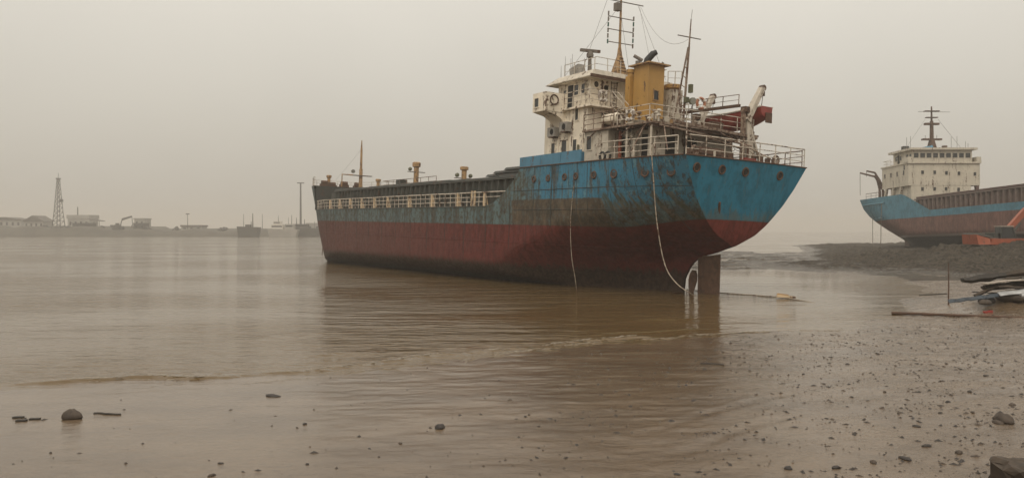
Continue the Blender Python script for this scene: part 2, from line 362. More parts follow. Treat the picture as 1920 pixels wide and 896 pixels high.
def ground(X, Y):
    d = shore_dist(X, Y)+1.1*fbm(X, Y, .35, 4, 3)
    near = 1-sstep(Y, 36, 50)
    z = np.where(d > 0, .020*np.minimum(d, 14)+.010*np.maximum(d-14, 0)*0, .05*d)
    lump = sstep(X+.25*(20-Y), 2, 14)      # the ground gets stonier to the right
    z = z+near*(.006+.016*lump)*fbm(X, Y, 1.4, 4, 11)+near*(.005+.026*lump)*fbm(X, Y, 5., 4, 17, .62)
    z = z+near*.017*fbm(X*.8, Y*2.6, 1.1, 4, 87, .6)
    for o_ in (0., 1.35):      # faint old ruts across the flat
        q_ = (Y-11.5-o_)-.95*(X-3)+.035*(X-3)**2+.3*fbm(X, Y, .5, 2, 91); z = z-near*.012*np.exp(-(q_/.16)**2)*sstep(X, 1, 4)*(1-sstep(X, 15, 18))+near*.006*np.exp(-((np.abs(q_)-.3)/.12)**2)*sstep(X, 1, 4)*(1-sstep(X, 15, 18))
    z = z+near*.34*sstep(X, 15, 21)*sstep(Y, 25, 31)*(1-sstep(Y, 34, 40))
    z = z+.55*gauss(X, Y, 20.6, 31.3, 2.0, .9)
    z = z+.35*sstep(X, 6.5, 9.5)*(1-sstep(Y, 8, 11))
    # the spit of dumped spoil
    far = sstep(Y, 50, 60)*sstep(d, -1, 5)
    ridge = (.08*sstep(X, 25, 31)+.85*sstep(X, 32, 42)+.72*sstep(X, 40, 48)+.28*sstep(X, 38, 43))*np.exp(-((Y-69)/np.where(Y < 69, 8., 16.))**2)
    rough = .7*fbm(X, Y, .30, 5, 23, .6)+np.minimum(1.8*np.abs(fbm(X, Y, .75, 3, 29, .6))*np.abs(fbm(X, Y, 1.9, 4, 33, .7)), .32)+.25*fbm(X, Y, 2.6, 3, 37, .7)-.1
    z = z+far*(ridge+(.03+.15*sstep(X, 32, 40))*sstep(d, 0, 4)+rough*(.22+.18*sstep(d, .5, 6)+.55*sstep(X, 32, 42)*sstep(d, .5, 9)))
    z = z-far*(1-sstep(X, 33, 42))*.012*np.clip(d, 0, 12)
    # low lumps of mud breaking the water off the spit
    off = sstep(Y, 62, 72)*sstep(d, -34, -8)*(1-sstep(d, -2, 3))*(1-sstep(Y, 112, 126))
    lum = fbm(X, Y*1.5, .24, 4, 41, .6)
    z = np.where((off > 0) & (d < 2), np.maximum(z, np.minimum(-.25+off*(lum*1.8+.30), .09+.10*fbm(X, Y, 1.2, 3, 43))), z)
    return z
def axis(parts):
    v = [parts[0][0]]
    for a, b, s in parts: v += list(np.linspace(a, b, max(2, int(round((b-a)/s))+1))[1:])
    return np.array(v)
def grid_obj(name, xs, ys, Z, mat, keep=None, mat2=None):
    ny, nx = Z.shape; X, Y = np.meshgrid(xs, ys)
    co = np.stack([X, Y, Z], -1).reshape(-1, 3).astype(np.float32)
    i = np.arange(ny-1)[:, None]*nx+np.arange(nx-1)[None, :]
    q = np.stack([i, i+1, i+nx+1, i+nx], -1).reshape(-1, 4)
    if keep is not None: q = q[keep.reshape(-1)]
    used = np.unique(q); rm = np.full(len(co), -1, np.int64); rm[used] = np.arange(len(used)); co = co[used]; q = rm[q]
    me = bpy.data.meshes.new(name); me.vertices.add(len(co)); me.vertices.foreach_set("co", co.ravel())
    me.loops.add(q.size); me.loops.foreach_set("vertex_index", q.ravel().astype(np.int32))
    me.polygons.add(len(q)); me.polygons.foreach_set("loop_start", np.arange(0, q.size, 4, dtype=np.int32)); me.polygons.foreach_set("loop_total", np.full(len(q), 4, np.int32))
    me.polygons.foreach_set("use_smooth", np.ones(len(q), bool)); me.update(calc_edges=True); me.validate()
    me.materials.append(mat)
    if mat2 is not None:
        me.materials.append(mat2); yc = co[q[:, 0], 1]; me.polygons.foreach_set("material_index", (yc > 50).astype(np.int32))
    o = bpy.data.objects.new(name, me); col.objects.link(o); return o
gx = axis([(-60,-16,2.),(-16,-9,.16),(-9,12,.07),(12,26,.11),(26,62,.2),(62,140,1.2)]); gy = axis([(-20,7,1.2),(7,24,.06),(24,34,.10),(34,56,.3),(56,90,.2),(90,96,.4),(96,170,1.2)])
GX, GY = np.meshgrid(gx, gy); GZ = ground(GX, GY)
cellmax = np.maximum.reduce([GZ[:-1,:-1], GZ[1:,:-1], GZ[:-1,1:], GZ[1:,1:]])
tag(grid_obj('mud_shore', gx, gy, GZ, M['mud'], cellmax > -.22, M['spoil']), kind='structure')
def gz(x, y): return float(ground(np.array([[float(x)]]), np.array([[float(y)]]))[0, 0])
# water with small wavelets running on to the flat
wx = axis([(-3500,-400,300.),(-400,-60,30.),(-60,-16,1.5),(-16,18,.075),(18,60,1.5),(60,400,30.),(400,3500,300.)]); wy = axis([(-3500,-200,300.),(-200,12,30.),(12,31,.05),(31,60,.4),(60,140,2.5),(140,500,40.),(500,3500,300.)])
WX, WY = np.meshgrid(wx, wy); D = shore_dist(WX, WY)
inn = sstep(WX, -15.8, -13)*(1-sstep(WX, 15, 17.5))*sstep(WY, 12.5, 14)*(1-sstep(WY, 29, 31))
wob = .9*fbm(WX, WY, .22, 3, 51)+.25*fbm(WX, WY, 1.1, 3, 52)
def crest(c, wd, amp, seed, lo=-.1, hi=.25):
    q = (D+wob-c)/wd; prof = np.where(q > 0, np.exp(-(q/.55)**2), np.exp(-(q/1.6)**2))
    return amp*prof*sstep(fbm(WX, WY*.6, .16, 3, seed), lo, hi)
def span(a, b, c, d): return sstep(WX, a, b)*(1-sstep(WX, c, d))
brk = .55+.45*sstep(fbm(WX, WY, .9, 3, 77), -.35, .1)
WZ = brk*(crest(-.15, .17, .075, 61, -.9, -.6)*span(-11.2, -9.6, -5.2, -3.6)+crest(-.35, .22, .05, 62, -.8, -.3)*span(-5.2, -3.4, 3.6, 6.)+crest(.25, .13, .03, 67, -.2, .1)*span(-1, 2, 9.5, 12.5)
    +crest(-1.3, .22, .03, 63, -.3, .1)*span(-3, 0, 6, 10)+crest(-2.4, .3, .04, 64, -.3, .1)*span(-7, -4, 8, 11)+crest(-4.2, .4, .045, 68, -.3, .1)*span(-8, -5, 5, 9)+crest(-6.4, .45, .035, 65)*span(-9, -6, 6, 10)+crest(.8, .10, .02, 66, -.1, .2)*span(-9, -7, -3, 0))
WZ = inn*(WZ+.006*fbm(WX, WY*2.2, .8, 3, 71)*sstep(WX, -8, 2))
tag(grid_obj('river_water', wx, wy, WZ, M['water']), kind='structure')

# ------------------------------------------------------------------ generic hull
class Hull:
    def __init__(s, p): s.__dict__.update(p)
    def xa(s, z): return interp(z, s.aft)
    def xs(s, z): return interp(z, s.stem)
    def zb(s, x): return s.zb0+s.zb1*x
    def half(s, x, z):
        xa, xs = s.xa(z), s.xs(z); bT = interp(z, s.trans); xf = interp(z, s.full); q = interp(z, s.qexp)
        t = min(1, max(0, (x-xa)/(xf-xa))); b = bT+(s.b-bT)*math.sin(math.pi/2*t)**q
        sh = interp(z, s.shoulder)
        if x > sh:
            u = min(1, (x-sh)/(xs-sh)); m = interp(z, s.bowexp); b = min(b, s.b*max(0., 1-u**2)**(1/m))
        zz = z-s.zb(x)
        if zz < 1.15:
            sec = s.b-1.8+1.8*math.sqrt(max(0, 1-((1.15-zz)/1.15)**2)) if zz > 0 else max(.10, (s.b-1.8)*(1+zz/1.45))
            b = min(b, sec)
        return max(b, .06)
    def grid(s, mb, x0f, x1f, z0f, z1f, nx, nz, dent=.022, mi=0):
        for sg in (1, -1):
            b = len(mb.v)
            for j in range(nz+1):
                for i in range(nx+1):
                    u = i/nx; xn = lerp(s.x0, s.x1, u); z = lerp(z0f(xn), z1f(xn), j/nz)
                    x = lerp(x0f(z), x1f(z), u); y = s.half(x, z)
                    if dent and 3 < x < s.x1-14 and z > 1.9: y -= dent*math.sin(math.pi*x/.72)**2
                    mb.v.append((x, sg*y, z))
            for j in range(nz):
                for i in range(nx):
                    a = b+j*(nx+1)+i; q = (a, a+1, a+nx+2, a+nx+1); mb.f.append(q if sg < 0 else q[::-1]); mb.m.append(mi)
    def transom(s, mb, z0, z1, nz, mi=0):
        b = len(mb.v); ny = 10
        for j in range(nz+1):
            z = lerp(z0, z1, j/nz); x = s.xa(z); h = s.half(x, z)
            for i in range(ny+1):
                t = -1+2*i/ny; mb.v.append((x-.16*(1-t*t)*min(1, h/2), h*t, z))
        for j in range(nz):
            for i in range(ny):
                a = b+j*(ny+1)+i; mb.f.append((a, a+ny+1, a+ny+2, a+1)); mb.m.append(mi)
    def deck(s, mb, xa, xb, z, n, mi=0, inset=.03, camber=.05):
        b = len(mb.v)
        for i in range(n+1):
            x = lerp(xa, xb, i/n); h = max(.02, s.half(x, z)-inset); mb.v += [(x, h, z), (x, 0, z+camber), (x, -h, z)]
        for i in range(n):
            for k in range(2):
                a = b+i*3+k; mb.f.append((a, a+1, a+4, a+3)); mb.m.append(mi)

H1 = Hull(dict(b=5.0, x0=-2., x1=60.5, zb0=.12, zb1=-.0165,
    aft=[(-3,1.9),(0,1.9),(.73,1.83),(1.33,1.46),(1.6,1.2),(1.9,.7),(2.12,-.21),(2.53,-1.46),(7.5,-2.45)],
    trans=[(2.5,.08),(2.8,.75),(3.1,1.4),(3.6,2.05),(4.0,2.45),(4.7,3.08),(5.6,3.7),(6.8,4.36),(7.5,4.6)],
    full=[(-1,20),(0,17),(2,11.5),(4,6.2),(7,3)], qexp=[(0,1.5),(2.5,1.15),(4,.9),(7,.8)],
    stem=[(-2,55.5),(-1,56.8),(1.5,57.8),(4.5,58.8),(5.7,59.5),(7.5,60.6)], shoulder=[(-1,41),(3,44),(7,46)], bowexp=[(-1,1.35),(3,1.8),(7,2.1)]))
_mwS = Matrix.Translation((10.3,40.2,0)) @ Matrix.Rotation(2.129395642,4,'Z') @ Matrix.Rotation(-R(1.0),4,'Y') @ Matrix.Rotation(R(1.8),4,'X')
ship = tag(empty('cargo_ship', _mwS), "big rusty blue and red cargo ship aground in shallow water, yellow funnel", "ship")
MD, PD, FD = 4.45, 6.75, 7.05
mb = MB()
H1.grid(mb, H1.xa, H1.xs, lambda x: H1.zb(x)-1.4, lambda x: MD, 330, 30)
xfp = [(4.45,15.4),(4.67,14.),(5.4,12.6),(6.1,11.55),(6.7,11.05),(6.9,11.0)]
H1.grid(mb, H1.xa, lambda z: interp(z, xfp), lambda x: MD, lambda x: PD, 70, 12)
H1.grid(mb, lambda z: 52.6, H1.xs, lambda x: MD, lambda x: FD+.012*max(0, x-50), 40, 8, 0)
H1.transom(mb, 2.5, PD, 24, 1)
hull = mb.build('hull', [M['hull'], M['stern']], ship, True)
mb = MB(); H1.deck(mb, -2.2, 11.2, PD-.03, 26); d1 = mb.build('poop_deck', M['deck'], ship)
mb = MB(); H1.deck(mb, 11.0, 52.7, MD-.03, 40); mb.build('main_deck', M['deck'], ship)
mb = MB(); H1.deck(mb, 52.62, 60.4, FD-.02, 16); mb.build('forecastle_deck', M['deck'], ship)
mb = MB(); mb.box(52.58, 52.70, -H1.half(52.6,5.5)+.03, H1.half(52.6,5.5)-.03, MD-.02, FD-.02); fb = mb.build('forecastle_bulkhead', M['dark'], ship)
for y in (-2.6, -.4, 1.8): MB().box(52.5, 52.575, y, y+.7, MD+.2, MD+1.9).build('door', M['ribs'], fb)
# weld seams of the shell plating
def seam(pts, nm='weld_seam'):
    MB().tube(pts, .02, 4, cap=False).build(nm, M['seam'] if pts[0][2] > 2.9 or len(pts) < 12 else M['hull'], hull)
for x in (-.6, .9, 2.6, 4.3, 5.2, 7.6, 9.4):
    seam([(x+(0 if z > 4 else 0), H1.half(x, z)-.004, z) for z in np.linspace(3.2, PD, 9)])
for x in np.arange(12, 47, 2.9): seam([(x, H1.half(x, z)-.004, z) for z in np.linspace(1.2, MD if x > 15 else 5.0, 7)])
for z in (5.35, 4.2): seam([(x, H1.half(x, z)-.004, z) for x in np.arange(-2 if z > 5 else -1.6, 12, .4)])
seam([(x, H1.half(x, 2.2)-.004, 2.2) for x in np.arange(3, 48, 1.)])
# gunwale strips
mb = MB(); pts = [(x, H1.half(x, PD)+.01, PD) for x in np.arange(-2.2, 11.01, .4)]
for sg in (1, -1): MB().tube([(p[0], p[1]*sg, p[2]) for p in pts], .035, 5).build('deck_edge_bar', M['rust'], ship)
MB().tube([(H1.xa(PD)-.16*(1-t*t)-.01, t*H1.half(H1.xa(PD), PD), PD) for t in np.linspace(-1, 1, 15)], .035, 5).build('deck_edge_bar', M['rust'], ship)
for sg in (1, -1): MB().tube([(x, sg*(H1.half(x, MD)+.01), MD) for x in np.arange(15, 52.6, .8)], .035, 5).build('deck_edge_bar', M['ribs'], ship)
# portholes
def porthole(p, nrm, r=.19, parent=None, rim=None):
    nrm = Vector(nrm).normalized(); p = Vector(p); mb = MB(); q = nrm.to_track_quat('Y', 'Z').to_matrix()
    mb.torus(p+nrm*.01, r, .045, 'y', 18, 6, 0, q); mb.disc(p+nrm*.006, r, nrm, 16, .02, 1)
    return mb.build('porthole', [rim or M['rust'], M['glass']], parent or hull, True)
for x in (9.4, 7.95, 6.35, 5.3, 3.72, 2.2, .2, -1.25):
    y = H1.half(x, 6.0); e = .2; nrm = (-(H1.half(x+e, 6)-H1.half(x-e, 6))/(2*e), 1, 0.05)
    porthole((x, y, 6.0), nrm, .17 if x > 3 else .20)
for y in (3.55, 1.95, .35, -2.25):
    z = 6.2; xx = H1.xa(z); h = H1.half(xx, z); porthole((xx-.16*(1-(y/h)**2), y, z), (-1, 0, -.2), .20)
# fouled mooring pipe on the transom and a rubbing bracket
MB().tube([(-1.95-.12, 1.75, 4.65), (-1.75, 1.5, 4.1), (-1.72, 1.45, 3.75)], [.05,.12,.05], 6).build('exhaust_pipe', M['rust'], ship, True)
# rudder, propeller, stock
ru = MB().hexa([(.80,-.05,-1.2),(-.66,-.02,-1.2),(-.66,.02,-1.2),(.80,.05,-1.2)], [(.80,-.14,1.88),(-.60,-.04,2.08),(-.60,.04,2.08),(.80,.14,1.88)]).build('rudder', M['rust'], ship)
MB().tube([(.45,0,1.8),(.45,0,2.3)], .13, 10).build('rudder_stock', M['rust'], ship, True)
mb = MB(); mb.tube([(1.9,0,-.28),(1.15,0,-.28)], [.22,.16], 10)
for a in (8, 98, 188, 278):
    ca, sa = math.cos(R(a)), math.sin(R(a)); pr = []
    for k, (rr, wd) in enumerate([(.15,.10),(.5,.20),(.9,.27),(1.2,.24),(1.45,.12)]):
        tw = R(62-26*k/4)
        for s_ in (-1, 1):
            ax, tn = math.cos(tw)*wd*s_, math.sin(tw)*wd*s_; pr.append((1.36+ax*.8, -sa*rr+ca*tn*.8, -.28+ca*rr+sa*tn*.8))
    b = len(mb.v); mb.v += pr+[(p[0]+.05, p[1], p[2]) for p in pr]; o10 = 10
    for k in range(4):
        i = b+2*k
        for q in ((i,i+1,i+3,i+2), (i+o10,i+o10+2,i+o10+3,i+o10+1), (i,i+2,i+o10+2,i+o10), (i+1,i+o10+1,i+o10+3,i+3)): mb.f.append(q); mb.m.append(0)
mb.build('propeller', M['rust'], ship)
# bulwarks at the break of the poop
for sg in (1, -1):
    bw = MB()
    for (xa_, xb_) in ((4.9, 6.75), (6.78, 8.75), (8.78, 11.0)):
        p = lambda x, z: (x, sg*(H1.half(x, PD)+.02), z); q = lambda x, z: (x, sg*(H1.half(x, PD)-.05), z)
        z0, ta, tb = PD-.02, 7.42-.012*(xa_-4.9), 7.42-.012*(xb_-4.9)
        bw.hexa([p(xa_,z0),p(xb_,z0),q(xb_,z0),q(xa_,z0)], [p(xa_,ta),p(xb_,tb),q(xb_,tb),q(xa_,ta)])
    bo = bw.build('bulwark', M['bulwark'], ship)
    for x in (5.2, 6.2, 7.3, 8.3, 9.4, 10.4): MB().box(x, x+.05, sg*4.55, sg*4.93, PD, 7.35).build('bulwark_stay', M['bulwark'], bo)
# guard rails
def rail(pts, h, parent, mat=None, bars=3, r=.028, spacing=1.3, pr=.026, skip=()):
    mat = mat or M['rail']; P = [Vector(p) for p in pts]; seg = [(P[i+1]-P[i]).length for i in range(len(P)-1)]; L = sum(seg)
    up = Vector((0,0,1)); g = MB().tube([p+up*(h+random.uniform(-.012,.012)) for p in P], r*1.15, 6).build('guard_rail', mat, parent, True)
    for k in range(1, bars):
        z = h*k/bars
        MB().tube([p+up*(z+random.uniform(-.015,.015)) for p in P], r*.75, 5).build('rail_bar', mat, g, True)
    n = max(1, int(round(L/spacing)))
    for i in range(n+1):
        t = L*i/n; j = 0
        while j < len(seg)-1 and t > seg[j]: t -= seg[j]; j += 1
        p = P[j].lerp(P[j+1], min(1, t/seg[j])); MB().tube([p-up*.03, p+up*h+Vector((random.uniform(-.02,.02), random.uniform(-.02,.02), 0))], pr, 5).build('rail_post', mat, g)
    return g
edge = lambda x, z, ins=.08: (x, H1.half(x, z)-ins, z)
rail([edge(x, PD) for x in np.arange(3.6, -2.3, -.6)], .92, ship)
tr = [(H1.xa(PD)-.16*(1-t*t)+.10, t*(H1.half(H1.xa(PD), PD)-.08), PD) for t in np.linspace(1, -1, 11)]
rail(tr, .95, ship, spacing=1.15)
rail([(p[0], -p[1], p[2]) for p in [edge(x, PD) for x in np.arange(4.6, -2.3, -.6)]], .92, ship, M['rail_brown'])
MB().tube([(-2.15,4.2,PD), (-2.15,4.2,PD+1.5)], .035, 6).build('flag_post', M['rail'], ship)
rail([edge(x, FD, .12) for x in np.arange(52.8, 59.6, .7)]+[(60.2,0,FD+.1)]+[(x, -H1.half(x, FD)+.12, FD) for x in np.arange(59.3, 52.7, -.7)], .95, ship, M['rail'], 3, .022, 1.6)
# open bulwark along the main deck: cream brackets, thin stanchions, bars
rb = rail([edge(x, MD, .06) for x in np.arange(15.2, 52.6, 1.7)], .93, ship, M['rail'], 3, .036, .82, .026)
MB().tube([edge(x, MD, .06)[:2]+(MD+.93,) for x in (11.9, 13.5, 15.2)], .04, 6).build('rail_bar', M['rail'], rb); MB().tube([edge(x, MD, .06)[:2]+(MD+.62,) for x in (12.6, 13.8, 15.2)], .026, 6).build('rail_bar', M['rail'], rb)
rail([(x, -H1.half(x, MD)+.06, MD) for x in np.arange(15.2, 52.6, 1.7)], .93, ship, M['rail'], 3, .036, 1.7, .026)
for x in (45.9, 43.1, 40.2, 37.3, 34.3, 31.4, 27.1, 23.05, 19.0, 15.3):
    y = H1.half(x, MD); MB().hexa([(x-.13,y-.34,MD),(x+.10,y-.34,MD),(x+.10,y-.02,MD),(x-.13,y-.02,MD)], [(x-.05,y-.14,MD+.95),(x+.06,y-.14,MD+.95),(x+.06,y-.02,MD+.95),(x-.05,y-.02,MD+.95)]).build('bulwark_bracket', M['cream'], rb)
for x in (16.6, 17.0): MB().beam((x,4.92,MD),(x,4.92,MD+1.05), .09, .12).build('fairlead_post', M['cream'], rb)
# hatch coaming with stiffeners, ledge and covers
cm = MB()
for sg in (1, -1): cm.box(12.9, 47.5, sg*3.7-.06, sg*3.7+.06, MD-.02, 6.35)
cm.box(12.85, 12.97, -3.64, 3.64, MD-.02, 6.35); cm.box(47.43, 47.55, -3.64, 3.64, MD-.02, 6.35)
co = cm.build('hatch_coaming', M['dark'], ship)
for x in np.arange(13.4, 47.4, .86):
    MB().prism([(3.76,MD),(4.12,MD),(4.0,6.2),(3.76,6.3)], 'x', x, x+.05).build('coaming_stay', M['ribs'], co)
MB().box(12.9, 47.5, 3.762, 4.0, 6.27, 6.33).build('coaming_ledge', M['ribs'], co); MB().box(12.9, 47.5, 3.762, 3.93, 5.5, 5.54).build('coaming_stringer', M['ribs'], co)
MB().box(12.9, 47.5, -4.0, -3.762, 6.27, 6.33).build('coaming_ledge', M['ribs'], co)
x = 13.0
for k in range(15):
    dz = random.uniform(-.03, .05); x1 = x+2.26
    MB().hexa([(x,-3.95,6.36),(x1,-3.95,6.36),(x1,3.95,6.36),(x,3.95,6.36)], [(x+.04,-3.9,6.50+dz),(x1-.04,-3.9,6.50+dz),(x1-.04,3.9,6.50+dz),(x+.04,3.9,6.50+dz)]).build('hatch_cover', M['dark'], ship); x = x1+.04
for k, (xa_, xb_, zz) in enumerate(((13.2,17.6,6.56),(13.1,16.6,6.74),(13.3,15.2,6.92))):
    MB().hexa([(xa_,-3.6,zz),(xb_,-3.6,zz),(xb_,3.6,zz),(xa_,3.6,zz)], [(xa_+.1,-3.5,zz+.16),(xb_-.15,-3.5,zz+.16),(xb_-.15,3.5,zz+.16),(xa_+.1,3.5,zz+.16)]).build('stacked_hatch_cover', M['dark'], ship)
rail([(30,1.2,6.5),(34,1.2,6.5),(41.5,1.2,6.5),(41.5,-2.4,6.5)], .8, ship, M['rail_brown'], 2, .024, 1.5)
MB().box(37.2, 38.2, .6, 1.3, 6.5, 7.3).build('cable_box', M['dark'], ship)
def vent_post(x, y, z0, z1, r, parent=ship):
    h = z1-z0; v = MB().tube([(x,y,z0),(x,y,z1-.18*h)], r, 12).tube([(x,y,z1-.20*h),(x,y,z1-.17*h),(x,y,z1-.03*h),(x,y,z1)], [r*1.1,r*1.65,r*1.65,r*1.2], 12).build('vent_post', M['mast'], parent, True); return v
def lamp(p, parent, r=.17, tgt=(1,0,-.2)):
    t = Vector(tgt).normalized(); p = Vector(p)
    MB().tube([p-t*.12, p-t*.04, p+t*.1], [r*.5, r, r], 10).disc(p+t*.11, r*.9, t, 10, .02, 1).build('floodlight', [M['olive'], M['lamp']], parent, True)
v1 = vent_post(36.6, 0, 6.5, 8.95, .23); v2 = vent_post(27.35, 0, 6.5, 8.05, .21); vent_post(45.7, 0, 6.4, 7.75, .17); vent_post(57.2, 1.3, 6.9, 8.55, .18)
for vp, x, z in ((v1,36.6,8.0),(v2,27.35,7.05)):
    MB().box(x-.12, x+.12, -.85, .85, z, z+.06).build('lamp_platform', M['pole'], vp)
    lamp((x,.62,z+.28), vp); 
    if vp is v2: lamp((x,-.62,z+.28), vp)
# foremast
fm = MB().tube([(50.6,0,4.4),(50.65,0,9.0)], [.24,.18], 10).tube([(50.65,0,9.0),(50.7,0,11.0),(50.7,0,12.1)], [.14,.12,.04], 8).build('foremast', M['mast'], ship, True)
MB().box(50.4, 50.9, -1.2, .9, 8.25, 8.33).build('lamp_platform', M['pole'], fm); lamp((50.6,.9,8.7), fm, .2, (-1,0,-.1))
MB().tube([(50.6,2.1,7.0),(50.6,2.1,8.3),(50.6,.9,8.3)], .07, 6).build('mast_brace', M['mast'], fm)
for x, y in ((54.2,2.2),(54.2,-1.6),(56.4,.6),(53.6,.2)): MB().box(x, x+.7, y, y+.9, FD, FD+.35).tube([(x+.35,y+.1,FD+.45),(x+.35,y+.8,FD+.45)], .26, 10).build('windlass', M['rust'], ship)
MB().tube([(57.6,1.6,.6),(57.5,1.7,-.6)], .05, 5).build('anchor_chain', M['rust'], ship)

# ---- superstructure
dk = MB().box(6.3, 10.5, -3.6, 3.6, PD-.02, 10.02).build('deckhouse', M['white'], ship)
def window(parent, c, w_, h_, face, frame=None, arch=False, fr=.05):
    mb = MB(); x, y, z = c
    if face in ('y', '-y'):
        s_ = 1 if face == 'y' else -1
        mb.box(x-w_/2, x+w_/2, min(y-.02*s_, y+.012*s_), max(y-.02*s_, y+.012*s_), z-h_/2, z+h_/2, 1)
        for a in ((x-w_/2-fr, x-w_/2, z-h_/2-fr, z+h_/2+fr), (x+w_/2, x+w_/2+fr, z-h_/2-fr, z+h_/2+fr), (x-w_/2, x+w_/2, z+h_/2, z+h_/2+fr), (x-w_/2, x+w_/2, z-h_/2-fr, z-h_/2)):
            mb.box(a[0], a[1], min(y, y+.05*s_), max(y, y+.05*s_), a[2], a[3], 0)
    else:
        s_ = 1 if face == 'x' else -1
        mb.box(min(x-.02*s_, x+.012*s_), max(x-.02*s_, x+.012*s_), y-w_/2, y+w_/2, z-h_/2, z+h_/2, 1)
        for a in ((y-w_/2-fr, y-w_/2, z-h_/2-fr, z+h_/2+fr), (y+w_/2, y+w_/2+fr, z-h_/2-fr, z+h_/2+fr), (y-w_/2, y+w_/2, z+h_/2, z+h_/2+fr), (y-w_/2, y+w_/2, z-h_/2-fr, z-h_/2)):
            mb.box(min(x, x+.05*s_), max(x, x+.05*s_), a[0], a[1], a[2], a[3], 0)
    return mb.build('window', [frame or M['white'], M['glass']], parent)
for x, z, ww, hh in ((9.53,7.85,.36,.75),(8.42,7.95,.5,.75),(7.38,7.97,.36,.62),(7.28,9.72,.30,.66),(9.45,9.5,.30,.55)): window(dk, (x,3.6,z), ww, hh, 'y')
for x, z in ((9.3,8.85),(8.1,9.05)):
    ac = MB().box(x-.36, x+.36, 3.62, 4.0, z-.27, z+.27).build('air_conditioner', M['ac'], dk)
    MB().torus((x-.1,4.005,z), .2, .02, 'y', 16, 5).disc((x-.1,4.0,z), .2, (0,1,0), 14, .015, 1).build('fan_grille', [M['ac'], M['hole']], dk); MB().beam((x,3.6,z-.3),(x,4.0,z-.3), .5, .05).build('bracket', M['rust'], dk)
window(dk, (6.3,2.4,9.55), .5, .5, '-x')
for x in (6.6, 8.0, 9.0): MB().tube([(x,3.64,PD),(x,3.64,10.0)], .025, 5).build('drain_pipe', M['white'], dk)
MB().beam((8.8,3.62,8.32),(8.05,3.62,8.32), .06, .05).build('window_hood', M['rust'], dk)
MB().tube([(6.95,3.7,PD+.2),(6.95,3.7,PD+1.2)], .06, 6).build('vent_pipe', M['olive'], dk)
# aft deckhouse under the boat deck
ah = MB().box(4.2, 6.29, -3.75, 3.75, PD-.02, 8.55).build('aft_deckhouse', M['white2'], ship)
window(ah, (5.83,3.75,7.95), .42, .75, 'y', M['white2']); MB().box(4.75,5.3,3.76,3.80,PD+.05,8.4).build('door', M['white2'], ah)
mh = MB().box(1.5, 4.19, -2.9, 2.9, PD-.02, 8.55).build('engine_casing', M['white2'], ship)
for x, w_ in ((3.6,.75),(2.1,.6)):
    dr = MB().box(x-w_/2, x+w_/2, 2.9, 2.93, PD+.15, 8.2).build('doorway', M['hole'], mh)
    MB().box(x-w_/2-.07, x-w_/2, 2.9, 2.98, PD+.1, 8.27).box(x+w_/2, x+w_/2+.07, 2.9, 2.98, PD+.1, 8.27).box(x-w_/2-.07, x+w_/2+.07, 2.9, 2.98, 8.27, 8.34).build('door_frame', M['white2'], mh)
MB().box(1.44, 1.5, -.1, .75, PD+.15, 8.15).build('doorway', M['hole'], mh); MB().box(1.44,1.5,1.5,2.1,PD+.15,8.15).build('doorway', M['hole'], mh)
MB().tube([(3.95,3.1,PD),(3.95,3.12,8.5)], .10, 8).build('fire_hose_pipe', M['orange'], mh, True)
for x in (3.1, 2.75, 1.75): MB().tube([(x,3.02,PD),(x,3.02,8.5)], .06, 7).build('pipe', M['white2'], mh, True)
for x, h_ in ((3.0,.9),(2.6,1.2)):
    MB().tube([(x,3.3,PD),(x,3.3,PD+h_),(x-.05,3.45,PD+h_+.18),(x-.05,3.6,PD+h_+.05)], .11, 8).build('gooseneck_vent', M['white2'], ship, True)
# boat deck slab, beams, pillars
bd = MB().box(.6, 6.29, -3.95, 3.95, 8.56, 8.66).build('boat_deck', M['rail_brown'], ship)
for x in (.7, 2.0, 3.2): MB().box(x, x+.12, -3.9, 3.9, 8.42, 8.555).build('deck_beam', M['rust'], bd)
for x in (.75, 2.6):
    for sg in (1, -1): MB().tube([(x,sg*3.8,PD-.02),(x,sg*3.8,8.5)], .06, 7).build('pillar', M['white2'], bd, True)
rail([(6.2,3.9,8.66),(3.6,3.9,8.66)], .85, ship, M['rail_brown'], 3, .03, .8)
rail([(3.3,3.9,8.66),(.7,3.9,8.66),(.7,-3.6,8.66)], .85, ship, M['rail'], 3, .024, 1.2)
rail([(6.2,-3.9,8.66),(4.6,-3.9,8.66)], .85, ship, M['rail'], 2, .024, 1.)
# bridge deck, wings, wheelhouse
brd = MB().box(5.75, 10.7, -3.85, 3.85, 10.03, 10.13).build('bridge_deck', M['white'], ship)
rail([(8.3,3.8,10.13),(5.85,3.8,10.13),(5.85,1.5,10.13)], .88, ship, M['rail'], 3, .024, .85)
rail([(8.3,-3.8,10.13),(5.85,-3.8,10.13),(5.85,-.3,10.13)], .88, ship, M['rail'], 3, .024, 1.1)
for sg in (1, -1):
    y0, y1 = (3.6, 5.05)
    wg = MB().box(8.42, 9.75, min(sg*3.55, sg*5.05), max(sg*3.55, sg*5.05), 9.93, 11.02).build('bridge_wing', M['white'], ship)
    MB().prism([(sg*3.60,8.7),(sg*3.66,9.2),(sg*3.85,9.55),(sg*4.3,9.78),(sg*5.05,9.925),(sg*3.60,9.925)], 'x', 8.45, 9.7).build('wing_bracket', M['white'], wg, True)
    if sg > 0:
        window(wg, (9.3,5.05,10.45), .42, .5, 'y'); MB().torus((8.40,4.45,10.6), .28, .04, 'x', 18, 6).build('side_light_box', M['rust'], wg, True)
        MB().beam((8.39,4.7,10.25),(8.39,4.15,10.45), .05, .06).build('stay', M['rust'], wg)
wh = MB().box(7.0, 10.2, -2.9, 2.9, 10.13, 11.88).build('wheelhouse', M['white'], ship)
